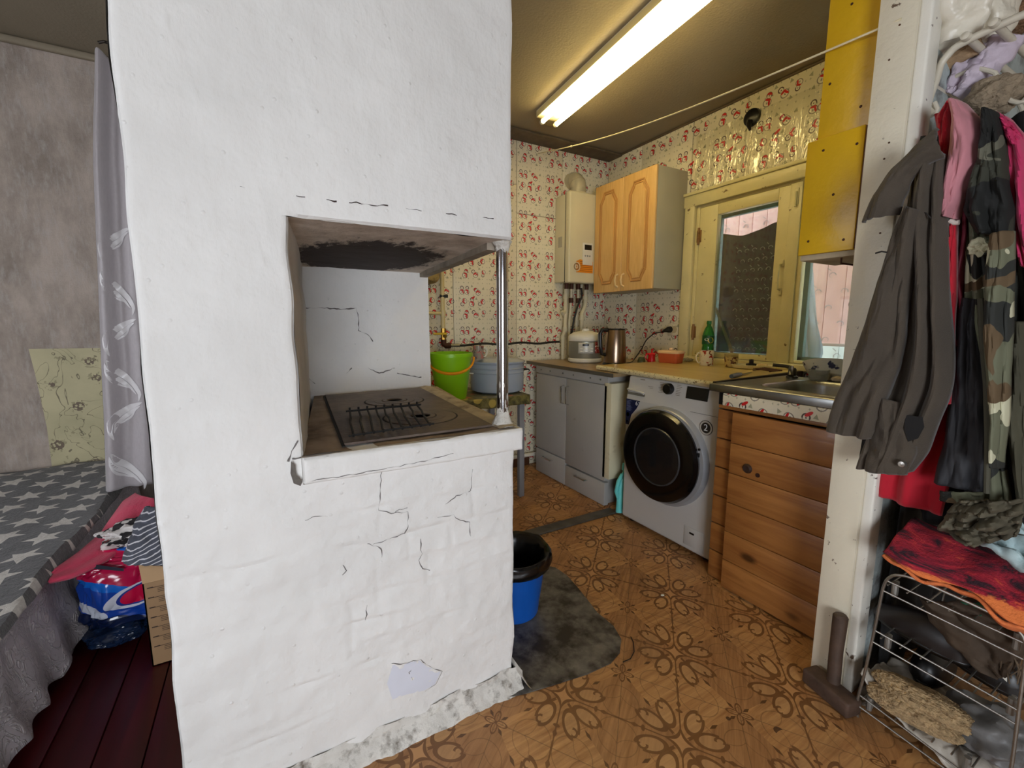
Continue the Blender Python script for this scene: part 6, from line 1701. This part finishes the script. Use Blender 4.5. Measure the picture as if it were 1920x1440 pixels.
# ---------------------------------------------------------------- shoe rack and what lies on it
sr = thing('shoe_rack', 'grey wire shoe rack with looped ends against the pale wall', 'shoe rack', (1.6, .35, 0))
M_rackw = mat('zinc_wire', (150, 146, 138), .35, .85, var=.2, vs=40)
fr_ = [(1.475, 0.493, -0.012), (1.475, 0.504, 0.01), (1.475, 0.504, 0.04), (1.475, 0.494, 0.137), (1.475, 0.483, 0.296), (1.475, 0.476, 0.432), (1.475, 0.473, 0.463), (1.475, 0.462, 0.484), (1.475, 0.439, 0.491), (1.475, 0.365, 0.489), (1.475, 0.268, 0.48), (1.475, 0.22, 0.473), (1.475, 0.21, 0.463), (1.475, 0.207, 0.432), (1.475, 0.203, 0.291), (1.475, 0.198, 0.124), (1.475, 0.199, 0.079)]
obj('end_frame', MB().tube([smooth_poly(fr_, t / 90) for t in range(91)], .0038, 8), M_rackw, sr)
obj('end_frame', MB().tube([Vector(smooth_poly(fr_, t / 90)) + Vector((.56, 0, 0)) for t in range(91)], .0038, 8), M_rackw, sr)
for A_ in ([(1.475, 0.47, 0.454), (1.475, 0.209, 0.44)], [(1.475, 0.474, 0.421), (1.475, 0.207, 0.401)], [(1.475, 0.48, 0.293), (1.475, 0.201, 0.273)], [(1.475, 0.484, 0.256), (1.475, 0.2, 0.237)], [(1.475, 0.497, 0.071), (1.475, 0.258, 0.034)], [(1.475, 0.499, 0.035), (1.475, 0.275, 0.012)]):
    obj('cross_wire', MB().tube(A_, .0026, 8), M_rackw, sr)
for k, (p, q) in enumerate(([(1.49, 0.468, 0.445), (1.49, 0.213, 0.429)], [(1.49, 0.468, 0.28), (1.49, 0.205, 0.253)], [(1.49, 0.491, 0.066), (1.49, 0.259, 0.026)])):
    p, q = Vector(p), Vector(q)
    zz = p.z
    for j in range(7):
        y = p.y + (q.y - p.y) * j / 6
        obj('shelf_wire', MB().tube([(1.478, y, zz - .004), (2.035, y, zz - .004)], .0022, 6), M_rackw, sr)
    for yy in (p.y - .012, q.y + .012):
        obj('shelf_socket', MB().tube([(1.492, yy, zz - .035), (1.492, yy, zz + .006)], .0075, 10).tube([(1.505, yy, zz - .035), (1.505, yy, zz + .006)], .005, 8), mat('zinc_socket', (150, 148, 142), .4, .7), sr)
M_fur = mat('curly_tan_fleece', (168, 142, 104), .95, var=.35, vs=70, bmp=.012, bs=90, dirt=(110, 84, 54), ds=60)
def fleece(c, rad, seed, rot, tilt):
    import bmesh
    bm = bmesh.new(); bmesh.ops.create_icosphere(bm, subdivisions=6, radius=1)
    M = Matrix.Rotation(rot, 3, 'Z') @ Matrix.Rotation(tilt, 3, 'Y')
    for v in bm.verts:
        p = v.co.copy()
        p = Vector([math.copysign(abs(c_) ** .72, c_) for c_ in p])
        k = 1 + .12 * noise.noise(p * 1.6 + Vector((seed, 0, 0))) + .05 * (1 - 2.4 * abs(noise.noise(p * 11))) + .03 * (1 - 2.4 * abs(noise.noise(p * 22)))
        if p.x > 0: k -= .16 * math.exp(-((p.z + .05 + .25 * p.y) / .12) ** 2)
        v.co = Vector(c) + M @ Vector((p.x * rad[0] * k, p.y * rad[1] * k, p.z * rad[2] * k))
    return MB().bm(bm)
tag(obj('fleece_slipper', fleece((1.535, 0.386, 0.104), (.062, .105, .05), 2, R(188), R(-24)), M_fur), 'curly tan sheepskin slipper lying on the lower rack shelf', 'slipper')
M_bagc = mat('milky_plastic_bag', (164, 156, 144), .4, var=.15, vs=9, bmp=.006, bs=16)
tag(obj('plastic_wrap', drape(MB(), [(1.49, 0.51, 0.129), (1.485, 0.454, 0.083), (1.48, 0.388, 0.049), (1.475, 0.319, 0.042), (1.47, 0.246, 0.025)], [(1.72, 0.516, 0.077), (1.74, 0.425, 0.07), (1.74, 0.318, 0.066), (1.74, 0.245, 0.078), (1.74, 0.185, 0.051)], 40, 60, 2.2, .012, 81, .0, (0, 0, 1), wob=.022), M_bagc, solid=.003), 'milky crumpled plastic bag spread under the sheepskin slipper', 'plastic bag')
tag(obj('grey_bag', lump(MB(), (1.62, 0.27, 0.092), (.10, .09, .055), 14, .3, 2.2, fine=.06, ffs=3), mat('smoky_plastic', (110, 108, 106), .5, var=.3, vs=8, bmp=.005, bs=14)), 'smoky grey plastic bag bulging to the right of the slipper', 'plastic bag')
M_leather = mat('worn_brown_leather', (66, 52, 38), .85, var=.25, vs=10, bmp=.003, bs=30)
bb2 = thing('leather_bag', 'worn brown leather bag sagging from the top shelf of the rack', 'bag', (1.6, .3, .35))
obj('bag_body', drape(MB(), [(1.56, 0.417, 0.409), (1.56, 0.387, 0.359), (1.56, 0.351, 0.32), (1.56, 0.297, 0.296), (1.56, 0.25, 0.298)], [(1.56, 0.324, 0.463), (1.56, 0.267, 0.465), (1.56, 0.222, 0.451), (1.56, 0.216, 0.398), (1.56, 0.238, 0.317)], 36, 40, 1.5, .012, 91, .05, wob=.014), M_leather, bb2, solid=.008)
fg_ = MB(); rnd = random.Random(2)
for i in range(16):
    p = Vector((1.52, 0.239, 0.366)) + Vector((rnd.uniform(-.01, .01), -rnd.uniform(-.01, .03), rnd.uniform(-.01, .01)))
    fg_.tube([p, p + Vector((rnd.uniform(-.005, .005), rnd.uniform(-.012, .008), -.025)), p + Vector((rnd.uniform(-.012, .012), rnd.uniform(-.02, .012), -.055))], .0014, 5)
obj('fringe', fg_, mat('frayed_brown', (96, 80, 62), .9), bb2)['kind'] = 'stuff'
tag(obj('paper_scrap', MB().prism([(1.53, 0.253, 0.308), (1.53, 0.239, 0.331), (1.53, 0.236, 0.297)], (.002, 0, 0)), M_whitepl, smooth=False), 'small white paper scrap sticking out below the leather bag', 'paper')
tag(obj('green_cloth', drape(MB(), [(1.54, 0.342, 0.453), (1.54, 0.339, 0.428), (1.54, 0.329, 0.416)], [(1.54, 0.296, 0.472), (1.54, 0.273, 0.457), (1.54, 0.274, 0.445)], 16, 12, 1, .006, 93, .02), mat('bottle_green_cloth', (30, 84, 58), .8), solid=.004), 'bottle green cloth under the orange towel', 'cloth')
def shoe(name, label, c, L, m, ang):
    t = thing(name, label, 'shoe', c)
    ca, sa = math.cos(ang), math.sin(ang)
    def fn(u, v):
        a = 2 * PI * u; s_ = v * 2 - 1
        w = .046 * math.sqrt(max(0, 1 - abs(s_) ** 3.5)); h = (.075 if s_ < -.1 else .075 - .035 * min(1, (s_ + .1) / .8)) * math.sqrt(max(0, 1 - abs(s_) ** 4))
        x, y = s_ * L / 2, w * math.cos(a)
        z = max(0, math.sin(a)) * h + .012
        return (c[0] + x * ca - y * sa, c[1] + x * sa + y * ca, c[2] + z)
    obj('upper', MB().grid(fn, 24, 24), m, t)
    def so(u, v):
        a = 2 * PI * u; r = .5 * L * v
        x = math.cos(a) * r; y = math.sin(a) * .048 * v
        return (c[0] + x * ca - y * sa, c[1] + x * sa + y * ca, c[2] + .006)
    obj('sole', MB().grid(so, 28, 3), M_black, t, solid=.012)
    return t
M_shoe = mat('black_shoe_leather', (18, 15, 15), .4, var=.3)
shoe('dark_shoe', 'dark brown shoe on the middle rack shelf nearest its looped end', (1.60, .42, .265), .24, mat('brown_shoe_leather', (26, 17, 14), .4), R(78))
shoe('dark_shoe', 'black shoe on the middle rack shelf beside the brown one', (1.63, .32, .245), .25, M_shoe, R(60))
shoe('dark_shoe', 'black shoe at the back of the lower rack shelf', (1.80, .43, .075), .26, M_shoe, R(4))
# towel and pale cloth over the rack
def towelm():
    m, nt, bs = new_mat('red_orange_towel')
    o = objco(nt)
    v = scaled(nt, o, (9, 3, 14))
    n = noise_n(nt, v, 1.6, 6, .7, 1.2)
    X, Y, Z = sepxyz(nt, o)
    c = ramp(nt, n, [(.40, S((44, 22, 32))), (.47, S((130, 20, 42))), (.56, S((172, 34, 50))), (.66, S((226, 100, 56)))])
    og = ramp(nt, Z + X * .25 + (E(n) - .5) * .05, [(-.030, 1.0), (.004, 0.0)])
    c = mixc(nt, og, c, S((226, 122, 62)))
    nt.links.new(c, bs.inputs['Base Color']); bs.inputs['Roughness'].default_value = .95
    bump(nt, bs, noise_n(nt, o, 160, 3), .004)
    return m
M_tow = towelm()
tw = thing('beach_towel', 'red and orange printed towel folded over the top of the shoe rack', 'towel', (1.47, 0.431, 0.521))
def roll(u, v):
    top_l = [(1.62, 0.47, 0.604), (1.52, 0.465, 0.578), (1.46, 0.468, 0.553), (1.45, 0.478, 0.532)]
    top_r = [(1.66, 0.227, 0.564), (1.54, 0.212, 0.546), (1.47, 0.204, 0.522), (1.45, 0.202, 0.501)]
    p = smooth_poly(top_l, v).lerp(smooth_poly(top_r, v), u)
    wv = .010 * math.sin(u * 11 + 1) * v + .012 * noise.noise(Vector((u * 4, v * 3, 7)))
    return p + Vector((-.01 * math.sin(u * 9) * v, 0, wv + .018 * math.sin(PI * min(1, v * 1.1))))
obj('towel_fold', MB().grid(roll, 60, 36), M_tow, tw, solid=.010)
def roll2(u, v):
    p0 = roll(u, 1.0)
    return Vector(p0) + Vector((.01 + .05 * v, .004, -.012 - .022 * math.sin(v * PI * .5) * (.4 + u) - .004 * math.sin(u * 25)))
obj('towel_underfold', MB().grid(roll2, 60, 10), mat('orange_terry', (220, 120, 66), .95, var=.2, vs=40, bmp=.003, bs=160), tw, solid=.008)
tag(obj('pale_teal_cloth', drape(MB(), [(1.56, 0.366, 0.619), (1.52, 0.302, 0.615), (1.5, 0.23, 0.596)], [(1.66, 0.34, 0.659), (1.64, 0.287, 0.656), (1.62, 0.229, 0.651)], 40, 30, 3, .010, 95, .02, (-.4, 0, 1), wob=.014), mat('washed_teal_print', (176, 198, 200), .85, var=.2, vs=18, dirt=(90, 130, 136), ds=14, dlo=.5, dhi=.7), solid=.005), 'washed-out pale teal cloth lying on the printed towel', 'cloth')
# heap of dark stuff behind and the sledgehammer
hm = thing('sledgehammer', 'old sledgehammer standing on its head against the door jamb', 'hammer', (1.49, .57, 0))
M_hh = mat('dark_worn_handle', (72, 54, 42), .6, var=.3, vs=20, bmp=.001)
hp0, hp1 = Vector((1.49, 0.573, 0.042)), Vector((1.505, 0.579, 0.272))
obj('handle', MB().tube([hp0, hp0.lerp(hp1, .5) + Vector((0, .002, 0)), hp1 - (hp1 - hp0) * .03, hp1], [.0185, .0185, .0205, .015], 16), M_hh, hm)
obj('handle_hole', MB().lathe([(.0055, -.0005), (0, -.0005)], tuple(hp1 + Vector((-.0195, .002, -.02))), 12, 'x'), M_dark, hm)
hb = MB().box(-.03, .03, -.075, .075, 0.002, .052, .008)
Mh = Matrix.Translation((1.475, .572, 0)) @ Matrix.Rotation(R(-14), 4, 'Z')
hb.v = [tuple(Mh @ Vector(p)) for p in hb.v]
obj('hammer_head', hb, mat('rusty_hammer_iron', (84, 64, 52), .7, .3, var=.3, vs=20, bmp=.002), hm)
tag(obj('dust_rag', lump(MB(), (1.60, .50, .02), (.08, .03, .018), 9, .4), mat('dusty_rag', (92, 80, 68), .9, var=.4, vs=20)), 'dusty brown rag on the floor behind the shoe rack leg', 'rag')
tag(obj('white_crumb', lump(MB(), (1.428, 1.197, 0.003), (.008, .006, .002), 1), M_whitepl), 'tiny white scrap on the lino in front of the washing machine', 'scrap')
tag(obj('bent_wire', MB().tube([(1.124, 1.077, 0.004), (1.111, 1.05, 0.004), (1.08, 1.016, 0.004), (1.044, 0.998, 0.004), (1.011, 1, 0.004)], .0016, 6), M_dark), 'short bent dark wire lying beside the floor plate', 'wire')
